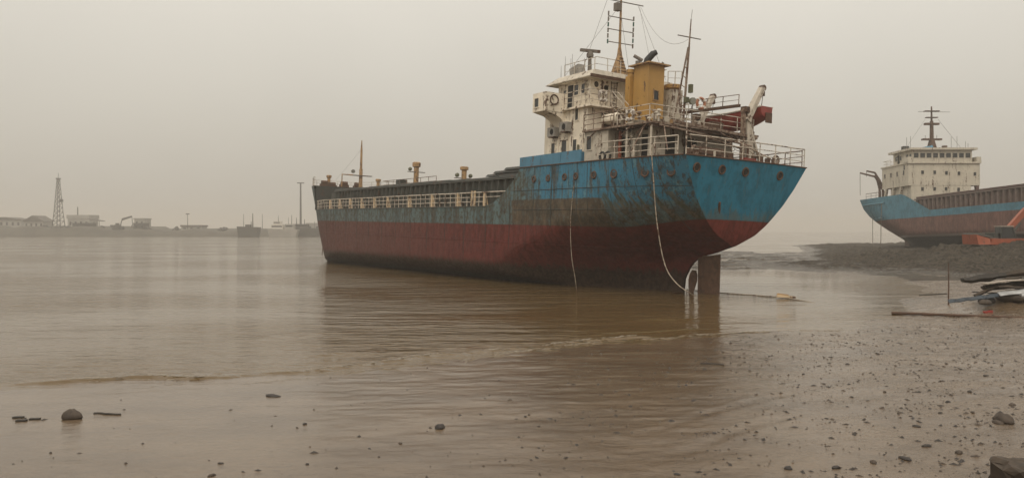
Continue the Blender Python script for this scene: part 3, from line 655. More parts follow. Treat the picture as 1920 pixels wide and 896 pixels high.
window(wh, (9.49,2.9,11.25), .3, .45, 'y'); window(wh, (7.69,2.9,11.35), .32, .55, 'y'); window(wh, (8.35,2.9,11.35), .42, .6, 'y')
MB().box(8.65, 9.2, 2.9, 2.925, 10.2, 11.7).build('doorway', M['hole'], wh); MB().beam((9.35,3.1,11.8),(8.0,3.1,11.84), .35, .04).build('door_hood', M['white'], wh)
for y, z in ((2.52,11.55),(1.8,11.42)): porthole((7.0,y,z), (-1,0,0), .21, wh, M['white'])
for k in range(6): window(wh, (10.2,-2.3+k*.92,11.3), .66, .6, 'x')
window(wh, (9.49,-2.9,11.25), .3, .45, '-y')
rf = MB().hexa([(6.42,-3.4,11.885),(10.85,-3.4,11.885),(10.85,3.4,11.885),(6.42,3.4,11.885)], [(6.6,-3.0,12.3),(10.1,-3.0,12.3),(10.1,3.0,12.3),(6.6,3.0,12.3)]).box(6.40,10.87,-3.42,3.42,11.84,11.884).build('roof', M['white2'], wh)
MB().box(6.395, 6.44, -3.4, 3.4, 11.80, 11.99).build('roof_edge', M['rust'], wh)
rail([(9.9,2.7,12.3),(6.8,2.7,12.3),(6.8,.9,12.3)], .78, ship, M['rail'], 2, .02, .9); rail([(9.9,-2.7,12.3),(6.8,-2.7,12.3),(6.8,-.2,12.3)], .78, ship, M['rail'], 2, .02, .9)
MB().obox((9.1,2.35,12.62), (.9,.5,.6), Matrix.Rotation(R(12),3,'Y')).build('equipment_box', M['ac'], ship)
for x, y, h_ in ((10.0,2.9,.75),(9.8,2.75,1.3),(9.7,2.3,1.5),(9.5,2.55,1.15),(9.0,1.9,1.2),(9.2,1.2,1.0)): MB().tube([(x,y,12.25),(x+.03,y,12.3+h_)], [.018,.010], 5).build('whip_antenna', M['pole'], ship)
rd = MB().tube([(8.5,1.9,12.28),(8.5,1.9,13.45)], [.13,.10], 10).tube([(8.5,1.9,13.45),(8.5,1.9,13.6),(8.5,1.9,13.75)], [.2,.22,.16], 10).build('radar_pedestal', M['pole'], ship, True)
MB().obox((8.5,1.9,13.84), (.18,1.25,.16), Matrix.Rotation(R(-18),3,'Z')).build('radar_scanner', M['pole'], rd)
# ladders
def ladder(a, b, w_, wdir, name, mat, n=8, r=.022, step=False):
    a, b, wd = Vector(a), Vector(b), Vector(wdir).normalized()*w_/2; o = MB().tube([a-wd,b-wd], r, 5).tube([a+wd,b+wd], r, 5).build(name, mat, ship)
    for k in range(n):
        p = a.lerp(b, (k+.5)/n)
        (MB().beam(p-wd, p+wd, .16, .03) if step else MB().tube([p-wd, p+wd], r*.8, 5)).build('rung', mat, o)
    return o
ladder((6.93,1.25,10.13),(6.93,1.25,12.2), .42, (0,1,0), 'wall_ladder', M['rust'], 7)
ladder((4.5,1.6,8.66),(5.8,2.1,10.2), .55, (-.3,1,0), 'stair', M['rail'], 8, .03, True)
ladder((4.45,1.62,9.5),(5.75,2.12,11.0), .62, (-.3,1,0), 'stair_handrail', M['rail'], 2, .022)
# main mast: braced tapering base, pole, yards, light strings
mm = MB().hexa([(7.2,-.05,12.28),(8.0,-.05,12.28),(8.0,.8,12.28),(7.2,.8,12.28)], [(7.45,.28,13.6),(7.7,.28,13.6),(7.7,.5,13.6),(7.45,.5,13.6)]).hexa([(7.45,.28,13.6),(7.7,.28,13.6),(7.7,.5,13.6),(7.45,.5,13.6)], [(7.52,.33,14.1),(7.66,.33,14.1),(7.66,.46,14.1),(7.52,.46,14.1)]).tube([(7.59,.39,13.9),(7.59,.42,17.6)], [.085,.055], 8).build('main_mast', M['mast'], ship)
for k in range(6):
    z = 12.45+k*.2; g = .40-(z-12.3)*.22; MB().tube([(7.18+(z-12.3)*.19,.38-g,z),(7.18+(z-12.3)*.19,.38+g,z)], .02, 5).build('rung', M['rust'], mm)
yl, yr = 1.36, -.58
for z in (14.35, 15.1, 15.85): MB().tube([(7.55,yl,z-.03),(7.55,yr,z+.03)], .028, 6).build('yard', M['pole'], mm)
for y in (yl, yr):
    for k in range(6):
        z = 14.2+k*.33; MB().tube([(7.55,y,z),(7.55,y,z+.25)], .05, 6).build('signal_light', M['green'] if (k+int(y)) % 3 == 1 else M['pole'], mm)
MB().tube([(7.55,1.75,16.78),(7.55,-1.3,16.88)], .032, 6).build('yard', M['pole'], mm); MB().box(7.4,7.75,.5,.85,16.25,16.7).build('horn', M['pole'], mm)
# funnel and trunk
fu = MB().box(4.25, 5.5, -.18, 1.0, 8.62, 12.52).build('funnel', M['yellow'], ship)
MB().box(4.02, 5.75, -.45, 1.22, 12.525, 12.60).build('funnel_cap', M['mast'], fu); window(fu, (4.25,.41,10.8), .34, .5, '-x', M['mast'])
MB().tube([(4.245,.99,8.62),(4.245,.99,12.5)], .03, 5).build('corner_bar', M['yellow'], fu)
MB().tube([(5.0,.55,12.58),(4.95,.5,12.9),(4.75,.28,13.25),(4.6,.12,13.35)], [.19,.2,.19,.14], 12).build('exhaust_pipe', M['black'], fu, True)
ex = MB().tube([(5.35,.85,12.58),(5.35,.85,12.85)], .15, 10).tube([(5.2,.65,12.88),(5.5,1.05,13.16)], .10, 8).build('exhaust_pipe', M['pole'], fu, True)
MB().tube([(4.5,-.15,12.6),(4.4,-.2,12.78)], .07, 6).build('exhaust_pipe', M['pole'], fu)
tk = MB().box(5.56, 5.95, .78, 1.22, 8.66, 12.0).build('vent_trunk', M['yellow'], ship)
MB().tube([(5.76,1.0,12.0),(5.76,1.0,12.2),(5.76,1.0,12.21),(5.76,1.0,12.4)], [.2,.2,.27,.27], 12).build('trunk_cowl', M['yellow'], tk, True)
MB().box(4.1, 4.9, -1.5, -.7, 8.66, 11.3).build('aft_trunk', M['white2'], ship); MB().tube([(4.5,-1.1,11.3),(4.5,-1.1,11.4),(4.5,-1.1,11.6)], [.3,.5,.5], 12).build('trunk_hood', M['yellow'], ship, True)
rail([(4.7,-.9,11.62),(4.2,-1.5,11.62)], .8, ship, M['rail'], 2, .018, .4)
for x, y in ((3.4,1.6),(3.0,.6),(2.6,1.9),(3.7,-.4),(1.9,.9)):
    MB().tube([(x,y,8.66),(x,y,9.15),(x-.1,y+.12,9.32),(x-.25,y+.3,9.28)], [.12,.12,.13,.16], 9).build('cowl_vent', M['mast'] if x > 3.2 else M['white2'], ship, True)
MB().box(2.9, 3.9, 1.9, 2.7, 8.66, 9.05).build('deck_locker', M['white2'], ship); MB().box(1.2, 2.0, -1.8, -.9, 8.66, 9.2).build('deck_locker', M['rust'], ship)
def wire(a, b, sag, nm, mat=None, r=.009, parent=ship):
    a, b = Vector(a), Vector(b); pts = [a.lerp(b, t)-Vector((0,0,sag*4*t*(1-t))) for t in np.linspace(0,1,12)]
    return MB().tube(pts, r, 4).build(nm, mat or M['pole'], parent)
# small fittings on the after decks
rc = random.Random(21)
for k in range(10):
    x, y = rc.uniform(.9, 4.0), rc.uniform(1.5, 3.7); h_ = rc.uniform(.3, .8); MB().tube([(x,y,8.66),(x,y,8.66+h_),(x,y,8.68+h_),(x,y,8.78+h_)], [.05,.05,.13,.10], 8).build('mushroom_vent', rc.choice([M['white2'], M['rail_brown'], M['rust']]), ship, True)
for k in range(7):
    x, y = rc.uniform(-.8, 1.3), rc.uniform(-3.0, 3.6); MB().tube([(x,y,PD-.02),(x,y,PD+rc.uniform(.4,1.3))], rc.uniform(.03,.07), 6).build('deck_pipe', rc.choice([M['white2'], M['rail_brown'], M['rust']]), ship)
for x, y, z in ((1.2,2.9,8.7),(2.2,3.4,8.7),(-.9,1.6,PD+.04),(-.4,-2.2,PD+.04)):
    for k in range(3): MB().torus((x,y,z+k*.07), .3-.03*k, .04, 'z', 16, 5).build('rope_coil', M['rope'], ship, True)
for k in range(6): wire((.62, rc.uniform(-3.4,3.6), 8.5), (rc.uniform(-1.9,-.6), rc.uniform(-3.2,3.8), PD+rc.uniform(.5,.95)), rc.uniform(.1,.5), 'slack_cable', M['rail_brown'], .016)
for x0, y0, x1, y1 in ((.7,3.0,-.9,4.2),(.7,-1.0,-1.9,-2.0),(1.2,3.8,1.2,4.7)): MB().tube([(x0,y0,8.55),(x1,y1,PD+.3)], .035, 5).build('stay_bar', M['rail_brown'], ship)
for x in (1.0, 2.2, 5.1): MB().beam((x,3.93,8.5),(x+.7,3.93,8.1), .05, .06).build('deck_bracket', M['rust'], bd)
# aft mast
am = MB().tube([(2.46,0,8.66),(2.2,0,13.2)], .065, 7).tube([(2.2,0,13.1),(2.12,0,14.7)], [.05,.03], 6).build('aft_mast', M['rail_brown'], ship, True)
MB().tube([(3.25,.05,8.66),(2.26,0,13.2)], .05, 7).build('mast_leg', M['rail_brown'], am); MB().tube([(2.2,.85,13.72),(2.2,-.85,13.76)], .03, 6).build('yard', M['pole'], am); MB().tube([(2.12,0,14.7),(2.05,0,15.2)], .012, 5).build('antenna', M['pole'], am)
for k in range(8):
    z = 9.0+k*.5; MB().tube([(2.46-(z-8.66)*.057,0,z),(3.25-(z+.25-8.66)*.218,.05,z+.25)], .025, 5).build('strut', M['rail_brown'], am)
MB().box(2.05, 2.25, -.28, -.1, 10.75, 11.2).build('signal_lamp', M['olive'], am); MB().box(2.15,2.35,-.12,.12,10.2,10.5).build('signal_lamp', M['olive'], am)
sl = MB().tube([(1.9,-.1,8.66),(1.9,-.1,10.0)], .04, 6).build('searchlight_post', M['pole'], ship); lamp((1.9,-.1,10.25), sl, .2, (-1,.3,-.1)); MB().box(1.75,2.05,-.35,.15,9.78,9.82).build('lamp_platform', M['pole'], sl)
# rigging wires
wire((7.55,-1.1,16.8),(2.2,.1,13.6), 1.0, 'rigging_wire'); wire((7.6,.4,16.7),(10.2,2.6,12.35), 0, 'rigging_wire'); wire((7.6,.4,16.2),(9.9,-2.6,12.35), 0, 'rigging_wire'); wire((7.55,1.5,16.75),(8.2,2.7,12.4), 0, 'rigging_wire'); wire((7.55,-1.,16.8),(5.0,.2,12.7), 0, 'rigging_wire'); wire((7.55,-.9,16.8),(6.7,-2.6,12.4), 0, 'rigging_wire'); wire((50.7,0,11.2),(58.8,0,8.1), .1, 'rigging_wire')
# davits
def davit(x, s_=1.0):
    d = MB().hexa([(x-.13,-2.95,PD-.02),(x+.13,-2.95,PD-.02),(x+.13,-3.45,PD-.02),(x-.13,-3.45,PD-.02)], [(x-.11,-2.80,9.7),(x+.11,-2.80,9.7),(x+.11,-3.2,9.9),(x-.11,-3.2,9.9)]).build('davit', M['rail'], ship)
    MB().beam((x,-2.82,9.35),(x,-4.02,11.3), .30, .44, (1,0,0), 0, .24, .30).build('davit_arm', M['rail'], d); MB().beam((x,-3.05,9.3),(x,-4.25,PD), .12, .12, (1,0,0)).build('davit_brace', M['rail'], d)
    MB().box(x-.1, x+.1, -2.72, -2.52, PD-.02, 10.0).build('davit_post', M['rail_brown'], d); MB().disc((x,-4.05,11.28), .17, (1,0,0), 12, .26).build('sheave', M['rust'], d)
    MB().beam((x,-4.1,11.1),(x,-4.1,10.85), .16, .16, (1,0,0)).build('fall_block', M['rust'], d); MB().tube([(x,-4.1,10.9),(x,-4.0,10.05)], .02, 5).build('boat_fall', M['pole'], d); MB().obox((x,-2.75,9.95), (.35,.35,.3)).build('davit_winch', M['rust'], d)
davit(.55); davit(4.2)
MB().beam((.6,-3.5,8.75),(6.0,-3.5,8.9), .2, .16).build('boat_skid', M['rust'], ship); MB().beam((.9,-2.7,10.2),(5.8,-2.7,10.3), .12, .16).build('davit_tie_beam', M['rust'], ship)
MB().beam((-.2,3.2,8.62),(.6,-3.8,8.5), .12, .14).build('deck_beam', M['rail_brown'], bd)
rail([(4.4,-2.6,10.3),(.9,-2.6,10.2)], .6, ship, M['rail_brown'], 2, .02, 1.1)
for k, (a, b) in enumerate((((.6,3.4,8.5),(-.1,-2.6,7.9)), ((.6,2.6,8.5),(1.0,-3.6,8.1)), ((.6,1.6,8.4),(.6,-3.4,7.7)))): MB().tube([a, b], .05, 6).build('loose_spar', M['rail_brown'], ship)
# stern fittings
for x, y in ((-1.3,2.7),(-1.5,.5),(-1.5,-1.7),(-1.2,-3.1)):
    b_ = MB().tube([(x,y,PD-.02),(x,y,PD+.42)], .14, 9).tube([(x,y+.5,PD-.02),(x,y+.5,PD+.42)], .14, 9).box(x-.2,x+.2,y-.25,y+.75,PD-.02,PD+.06).build('bollard', M['rust'], ship, True)
for y in (3.4, -2.4): MB().torus((-1.9,y,PD+.28), .2, .07, 'x', 14, 6).build('fairlead', M['rail_brown'], ship, True)
MB().box(.1,1.1,-1.2,1.0,PD-.02,PD+.3).tube([(.6,-1.1,PD+.55),(.6,.9,PD+.55)], .36, 12).tube([(.6,-1.5,PD+.55),(.6,-1.1,PD+.55)], .2, 10).build('mooring_winch', M['rust'], ship)
for x, y in ((3.9,4.35),(3.5,4.3)): MB().torus((x,y,PD+.28), .22, .06, 'y', 14, 6).build('fairlead', M['black'], ship, True)
MB().box(-1.9,-1.6,-.9,-.1,PD,PD+.22).build('red_chock', M['boat'], ship)

# ---- things carried by the ship
S = lambda *p: _mwS @ Vector(p)
def lifebuoy(p, ax, label, m):
    o = tag(empty('lifebuoy', Matrix.Translation(S(*p)) @ _mwS.to_3x3().to_4x4()), label, 'lifebuoy', 'lifebuoys on the big ship'); MB().torus((0,0,0), .27, .075, ax, 20, 8).build('ring', m, o, True)
    for k in range(4):
        t = R(45+90*k); c = (.27*math.cos(t), 0, .27*math.sin(t)) if ax == 'y' else (0, .27*math.cos(t), .27*math.sin(t))
        MB().obox(c, (.17,.165,.10) if ax == 'y' else (.165,.17,.10), (Matrix.Rotation(-t,3,'Y') if ax == 'y' else Matrix.Rotation(t,3,'X')), 0).build('band', M['boatw'], o)
lifebuoy((5.8,2.95,10.66), 'x', "faded lifebuoy on the bridge deck rail beside the steep ladder", M['ring'])
lifebuoy((2.2,3.98,9.08), 'y', "grey lifebuoy on the boat deck rail in front of the yellow funnel", M['ring'])
lifebuoy((.62,.55,9.9), 'x', "orange lifebuoy hung by the thin aft mast, right of the funnel", M['ringr'])
o = tag(empty('life_raft', _mwS @ Matrix.Translation((4.15,3.62,9.12))), "white life raft canister lying on rail cradle of the boat deck", 'life raft')
MB().tube([(-.62,0,0),(-.55,0,0),(-.5,0,0),(.5,0,0),(.55,0,0),(.62,0,0)], [.16,.27,.30,.30,.27,.16], 14).build('canister', M['white'], o, True)
for x in (-.3,.3): MB().tube([(x-.02,0,0),(x+.02,0,0)], .31, 14).build('strap', M['rail_brown'], o); 
for x in (-.4,.4): MB().box(x-.05,x+.05,-.3,.3,-.46,-.25).build('cradle', M['rust'], o)
lb = tag(empty('lifeboat', _mwS @ Matrix.Translation((.75,-4.05,.05))), "red lifeboat with white gunwale hanging from davits over the stern", 'lifeboat')
mb = MB(); NS, NQ = 16, 9
for i in range(NS+1):
    u = i/NS; x = lerp(-.55, 4.9, u); wdt = .74*max(.05, 1-abs(2*u-.92)**2.6*(.9 if u > .45 else .45)); sh = .22*(2*u-1)**2; dp = .95*(1-.35*abs(2*u-1)**3)
    for j in range(NQ):
        t = math.pi*j/(NQ-1); mb.v.append((x, wdt*math.cos(t)*(1 if True else 0), 9.95+sh-dp*math.sin(t)**.75))
for i in range(NS):
    for j in range(NQ-1):
        a = i*NQ+j; mb.f.append((a, a+NQ, a+NQ+1, a+1)); mb.m.append(0)
mb.f += [tuple(range(NQ-1,-1,-1)), tuple(NS*NQ+j for j in range(NQ))]; mb.m += [0,0]
for i in range(NS): a = i*NQ; mb.f.append((a, a+NQ-1, a+2*NQ-1, a+NQ)); mb.m.append(0)
lbh = mb.build('boat_hull', M['boat'], lb, True)
for sg in (0, NQ-1): MB().tube([tuple(mb.v[i*NQ+sg]) for i in range(NS+1)], .06, 6).build('gunwale', M['boatw'], lb, True)
MB().obox((-.62,-.1,9.55), (.05,.5,.55)).build('rudder', M['rust'], lb); MB().box(1.2,4.0,-.45,.45,9.9,10.0).build('canvas_cover', M['rust'], lb)
# ropes
def rope(name, pts, r, label, m=None, cat='rope'):
    P = [Vector(p) for p in pts]; res = []
    for i in range(len(P)-1):
        p0, p1, p2, p3 = P[max(i-1,0)], P[i], P[i+1], P[min(i+2,len(P)-1)]
        for k in range(6):
            t = k/6; res.append(.5*((2*p1)+(p2-p0)*t+(2*p0-5*p1+4*p2-p3)*t*t+(3*p1-p0-3*p2+p3)*t**3))
    res.append(P[-1]); return tag(MB().tube(res, r, 6).build(name, m or M['rope'], None, True), label, cat)
rope('mooring_rope', [S(-.74,4.9,7.3), S(-.74,5.06,7.0), S(-.92,5.06,5.75), S(-1.3,5.05,3.47), S(-1.87,5.0,1.6), S(-2.55,4.85,.75), S(-3.0,4.2,.25), (9.65,42.8,.03), (10.53,41.25,.02), (12.,39.55,.02), (13.05,38.05,.03), (13.5,36.6,.02), (13.95,35.2,-.03)], .026, "pale mooring rope falling from the stern rail into the water")
rope('mooring_rope', [S(5.38,5.0,5.5), S(5.42,5.06,5.2), S(5.55,5.06,3.4), S(5.34,5.06,1.66), S(5.04,5.0,.5), S(4.95,4.9,-.35)], .022, "thin rope hanging down the brown scraped patch of the hull")
fl = tag(empty('driftwood_float', Matrix.Translation((13.28,37.4,0)) @ Matrix.Rotation(R(-12),4,'Z')), "small yellowish wooden float riding on the stern rope", 'driftwood')
MB().beam((-.45,0,.14),(.42,0,.07), .2, .12, (0,0,1), 0, .16, .10).build('plank', M['cream'], fl); MB().beam((-.42,.05,.22),(.1,.0,.16), .1, .08).build('upper_piece', M['mast'], fl)

# ------------------------------------------------------------------ second ship
H2 = Hull(dict(b=5.75, x0=-2., x1=70., zb0=1.9, zb1=-.012,
    aft=[(-1,3.4),(1.0,3.2),(1.9,1.8),(3.2,.4),(5.0,-1.0),(7.0,-1.9),(8.9,-2.2)],
    trans=[(1.6,.1),(2.2,.7),(3.2,1.8),(4.5,3.2),(5.8,4.4),(7,5.1),(8.9,5.7)],
    full=[(0,24),(2,18),(4,12),(8.9,3)], qexp=[(0,1.5),(4,1.1),(9,.9)],
    stem=[(0,66),(3,67.5),(6,69),(9,70)], shoulder=[(0,48),(9,54)], bowexp=[(0,1.5),(9,2.)]))
_mw2 = Matrix.Translation((66,132,0)) @ Matrix.Rotation(R(-90),4,'Z') @ Matrix.Rotation(-R(1.3),4,'Y')
s2 = tag(empty('cargo_ship', _mw2), "second cargo ship on the mud bank with cream bridge tower, far right", 'ship')
mb = MB(); M2 = 5.8
H2.grid(mb, H2.xa, H2.xs, lambda x: H2.zb(x)-1.4, lambda x: M2, 120, 22, 0)
xf2 = [(5.8,20.5),(6.2,19.5),(8.4,13.4),(8.7,12.)]
H2.grid(mb, H2.xa, lambda z: interp(z, xf2), lambda x: M2, lambda x: 8.62, 40, 10, 0)
H2.grid(mb, lambda z: 58., H2.xs, lambda x: M2, lambda x: 8.2, 16, 5, 0)
H2.transom(mb, 1.7, 8.62, 16)
h2 = mb.build('hull', M['hull2'], s2, True)
mb = MB(); H2.deck(mb, -2., 13., 8.2, 14); mb.build('poop_deck', M['brown2'], s2); mb = MB(); H2.deck(mb, 12., 58., M2-.05, 30); mb.build('main_deck', M['brown2'], s2)
mb = MB(); H2.deck(mb, 58., 69.5, 8.0, 10); mb.build('forecastle_deck', M['brown2'], s2)
# rubbing frame on the quarter
for pts in ([(x,-H2.half(x,7.6)-.06,7.6) for x in np.arange(-1.4,7.2,.6)], [(x,-H2.half(x,5.2)-.05,5.2) for x in np.arange(.6,6.,.6)]): MB().tube(pts, .14, 6).build('rubbing_bar', M['hull2'], h2)
for x in (1.4, 3.4, 5.6): MB().tube([(x,-H2.half(x,z)-.05,z) for z in np.linspace(5.2,7.6,6)], .11, 6).build('rubbing_bar', M['hull2'], h2)
for sg in (-1, 1):
    c2 = MB().box(15.0, 57, sg*4.7-.08, sg*4.7+.08, M2-.06, 7.75).build('hatch_coaming', M['brown2'], s2)
    for x in np.arange(15.6, 57, 1.15): MB().box(x, x+.12, min(sg*4.8, sg*5.2), max(sg*4.8, sg*5.2), M2-.04, 7.5).build('coaming_stay', M['rib2'], c2)
    MB().box(15, 57, min(sg*4.79, sg*5.15), max(sg*4.79, sg*5.15), 7.55, 7.68).build('coaming_ledge', M['rib2'], c2)
for k in range(14): MB().box(15.2+k*3., 18.1+k*3., -4.9, 4.9, 7.78, 8.0).build('hatch_cover', M['brown2'], s2)
MB().hexa([(14.6,-4.,7.7),(18.5,-4.,7.7),(18.5,2.5,7.7),(14.6,2.5,7.7)], [(15.2,-2.4,8.25),(17.,-2.4,8.2),(17.,-.5,8.3),(15.2,-.5,8.4)]).build('hatch_tarpaulin', M['brown2'], s2)
p2 = lambda u, v: ((u-960)/1450*118-66, 3.3+(432-v)*118/1450-.32)
lowb = MB().box(7.6, 13.95, -5.0, 4.15, 5.85, 10.0).build('lower_deckhouse', M['white3'], s2)
upb = MB().box(5.6, 14.0, -5.42, 5.5, 9.86, 13.2).build('upper_deckhouse', M['white3'], s2)
for u, v in ((1730.6,354),(1753.5,354),(1775,354),(1798.5,355)): y, z = p2(u, v); window(lowb, (13.95,y,z), .42, .55, 'x', M['white3'])
for u, v in ((1730.6,323),(1753.5,323),(1775.5,324),(1799,325),(1829,326)): y, z = p2(u, v); window(upb, (14.0,y,z), .42, .55, 'x', M['white3'])
for x, z in ((12.6,11.9),(10.6,11.9),(8.6,11.9),(6.6,11.9),(12.8,12.7)): window(upb, (x,-5.42,z), .5, .7, '-y', M['white3'])
for x in (5.8, 8.2, 10.6): MB().hexa([(x,-5.3,8.2),(x+.5,-5.3,8.2),(x+.5,-5.0,8.2),(x,-5.0,8.2)], [(x+.7,-5.4,9.87),(x+1.2,-5.4,9.87),(x+1.2,-5.05,9.87),(x+.7,-5.05,9.87)]).build('pillar', M['white3'], upb)
MB().hexa([(13.6,5.0,7.9),(13.9,5.0,7.9),(13.9,5.3,7.9),(13.6,5.3,7.9)], [(13.4,4.95,9.87),(13.9,4.95,9.87),(13.9,5.45,9.87),(13.4,5.45,9.87)]).build('pillar', M['brown2'], upb)
bd2 = MB().box(5.4, 14.25, -5.55, 5.6, 13.21, 13.42).build('bridge_deck', M['white3'], s2)
for sg in (-1, 1): MB().box(12.6, 14.2, min(sg*4.9,sg*5.6), max(sg*4.9,sg*5.6), 13.42, 14.2).build('bridge_wing', M['white3'], s2)
w2 = MB().box(8.0, 14.0, -4.75, 4.3, 13.42, 15.25).build('wheelhouse', M['white3'], s2)
for k in range(9):
    wv = window(w2, (14.0,-4.25+k*.99,14.45), .74, .72, 'x', M['white3'])
for x in (9.0, 10.4, 12.4, 13.4): window(w2, (x,-4.75,14.4), .6, .7, '-y', M['white3'])
MB().box(9.6,10.0,-4.9,-4.75,13.5,14.9).build('doorway', M['hole'], w2); MB().box(7.4, 14.5, -5.3, 4.9, 15.26, 15.58).build('roof', M['white3'], w2)
MB().obox((9.5,-3.6,16.0), (.8,.9,.8)).build('equipment_box', M['dark'], s2); MB().hexa([(9,-3.6,15.59),(13,-3.6,15.59),(13,-.9,15.59),(9,-.9,15.59)], [(11.5,-2.8,15.7),(12.6,-2.8,15.75),(12.6,-1.0,16.2),(11.5,-1.0,16.1)]).build('canvas_cover', M['bulwark'], s2)
m2 = MB().hexa([(10.2,-.7,15.58),(11.4,-.7,15.58),(11.4,0.5,15.58),(10.2,0.5,15.58)], [(10.5,-.4,17.2),(11.1,-.4,17.2),(11.1,0.2,17.2),(10.5,0.2,17.2)]).tube([(10.8,-.1,17.),(10.8,-.1,20.2)], [.32,.26], 8).tube([(10.8,-.1,20.2),(10.8,-.1,22.5)], [.16,.10], 8).build('mast', M['rust'], s2)
for z, wd, th in ((17.2,1.5,.25),(19.6,1.1,.3),(20.7,.9,.12),(21.7,1.15,.12)): MB().box(10.5, 11.1, -.1-wd, -.1+wd, z, z+th).build('cross_arm', M['rust'], m2)
for y in (-1.1,.7): MB().tube([(10.8,y,17.4),(10.8,y,18.0)], .03, 5).build('rail_post', M['rust'], m2)
MB().tube([(10.8,-2.2,21.7),(10.8,2.8,21.62)], .03, 5).build('antenna', M['rust'], m2)
MB().tube([(11.,1.8,15.58),(11.,1.8,16.0)], .12, 8).tube([(11.,1.8,16.0),(11.,1.8,16.3)], .4, 10).build('radar', M['rust'], s2)
for y, h_ in ((-4.9,1.8),(-4.3,2.0),(2.0,1.9),(2.9,2.0),(4.2,1.2),(4.6,.9)): MB().tube([(12.5,y,15.5),(12.5,y,15.6+h_)], .03, 5).build('whip_antenna', M['pole'], s2)
wire((10.8,-1.1,20.5),(12.4,-5.0,15.7), 0, 'rigging_wire', None, .02, s2); wire((10.8,.9,20.5),(12.4,3.6,15.7), 0, 'rigging_wire', None, .02, s2)
# boat cranes at its stern
for x, y, arm in ((4.2,-4.6,[(4.2,-4.6,9.6),(4.2,-4.9,11.0),(4.2,-6.0,12.1),(4.2,-8.4,12.7)]), (2.6,-4.4,[(2.6,-4.4,9.6),(2.6,-4.4,11.6),(2.6,-5.2,12.9),(2.6,-6.6,13.2)])):
    cr = MB().tube([(x,y,8.2),(x,y,9.8)], .22, 8).build('boat_crane', M['rust'], s2); MB().tube(arm, [.2,.2,.17,.13], 7).build('crane_arm', M['rust'], cr, True)
    MB().tube([arm[-1], (x, arm[-1][1], 9.0 if x > 3 else 12.2)], .04, 5).build('crane_fall', M['pole'], cr)
    MB().tube([(x,y,9.7),(x,arm[2][1],arm[2][2])], .10, 6).build('crane_ram', M['rust'], cr)
rail([(8.5,-5.4,13.42),(6.,-5.4,13.42),(6.,3.,13.42)], .9, s2, M['rail'], 2, .03, 1.6); rail([(5.2,-5.4,8.6),(0,-5.5,8.6)], .9, s2, M['rust'], 2, .04, 1.6)
MB().hexa([(4.2,-.35,-.4),(2.6,-.2,-.4),(2.6,.2,-.4),(4.2,.35,-.4)], [(4.2,-.35,2.0),(2.4,-.2,2.1),(2.4,.2,2.1),(4.2,.35,2.0)]).build('rudder', M['rust'], s2)
S2 = lambda *p: _mw2 @ Vector(p)
rope('hanging_rope', [S2(1.7,-5.2,5.2), S2(1.7,-5.2,2.), S2(1.75,-5.2,.9)], .05, "short rope dangling under the stern of the second ship", M['pole'])
rope('hanging_rope', [S2(6.5,-5.95,7.5), S2(6.4,-6.0,5.5), S2(6.3,-6.0,2.8), S2(6.2,-6.0,.4)], .055, "long rope from the second ship's quarter down to the mud", M['pole'])

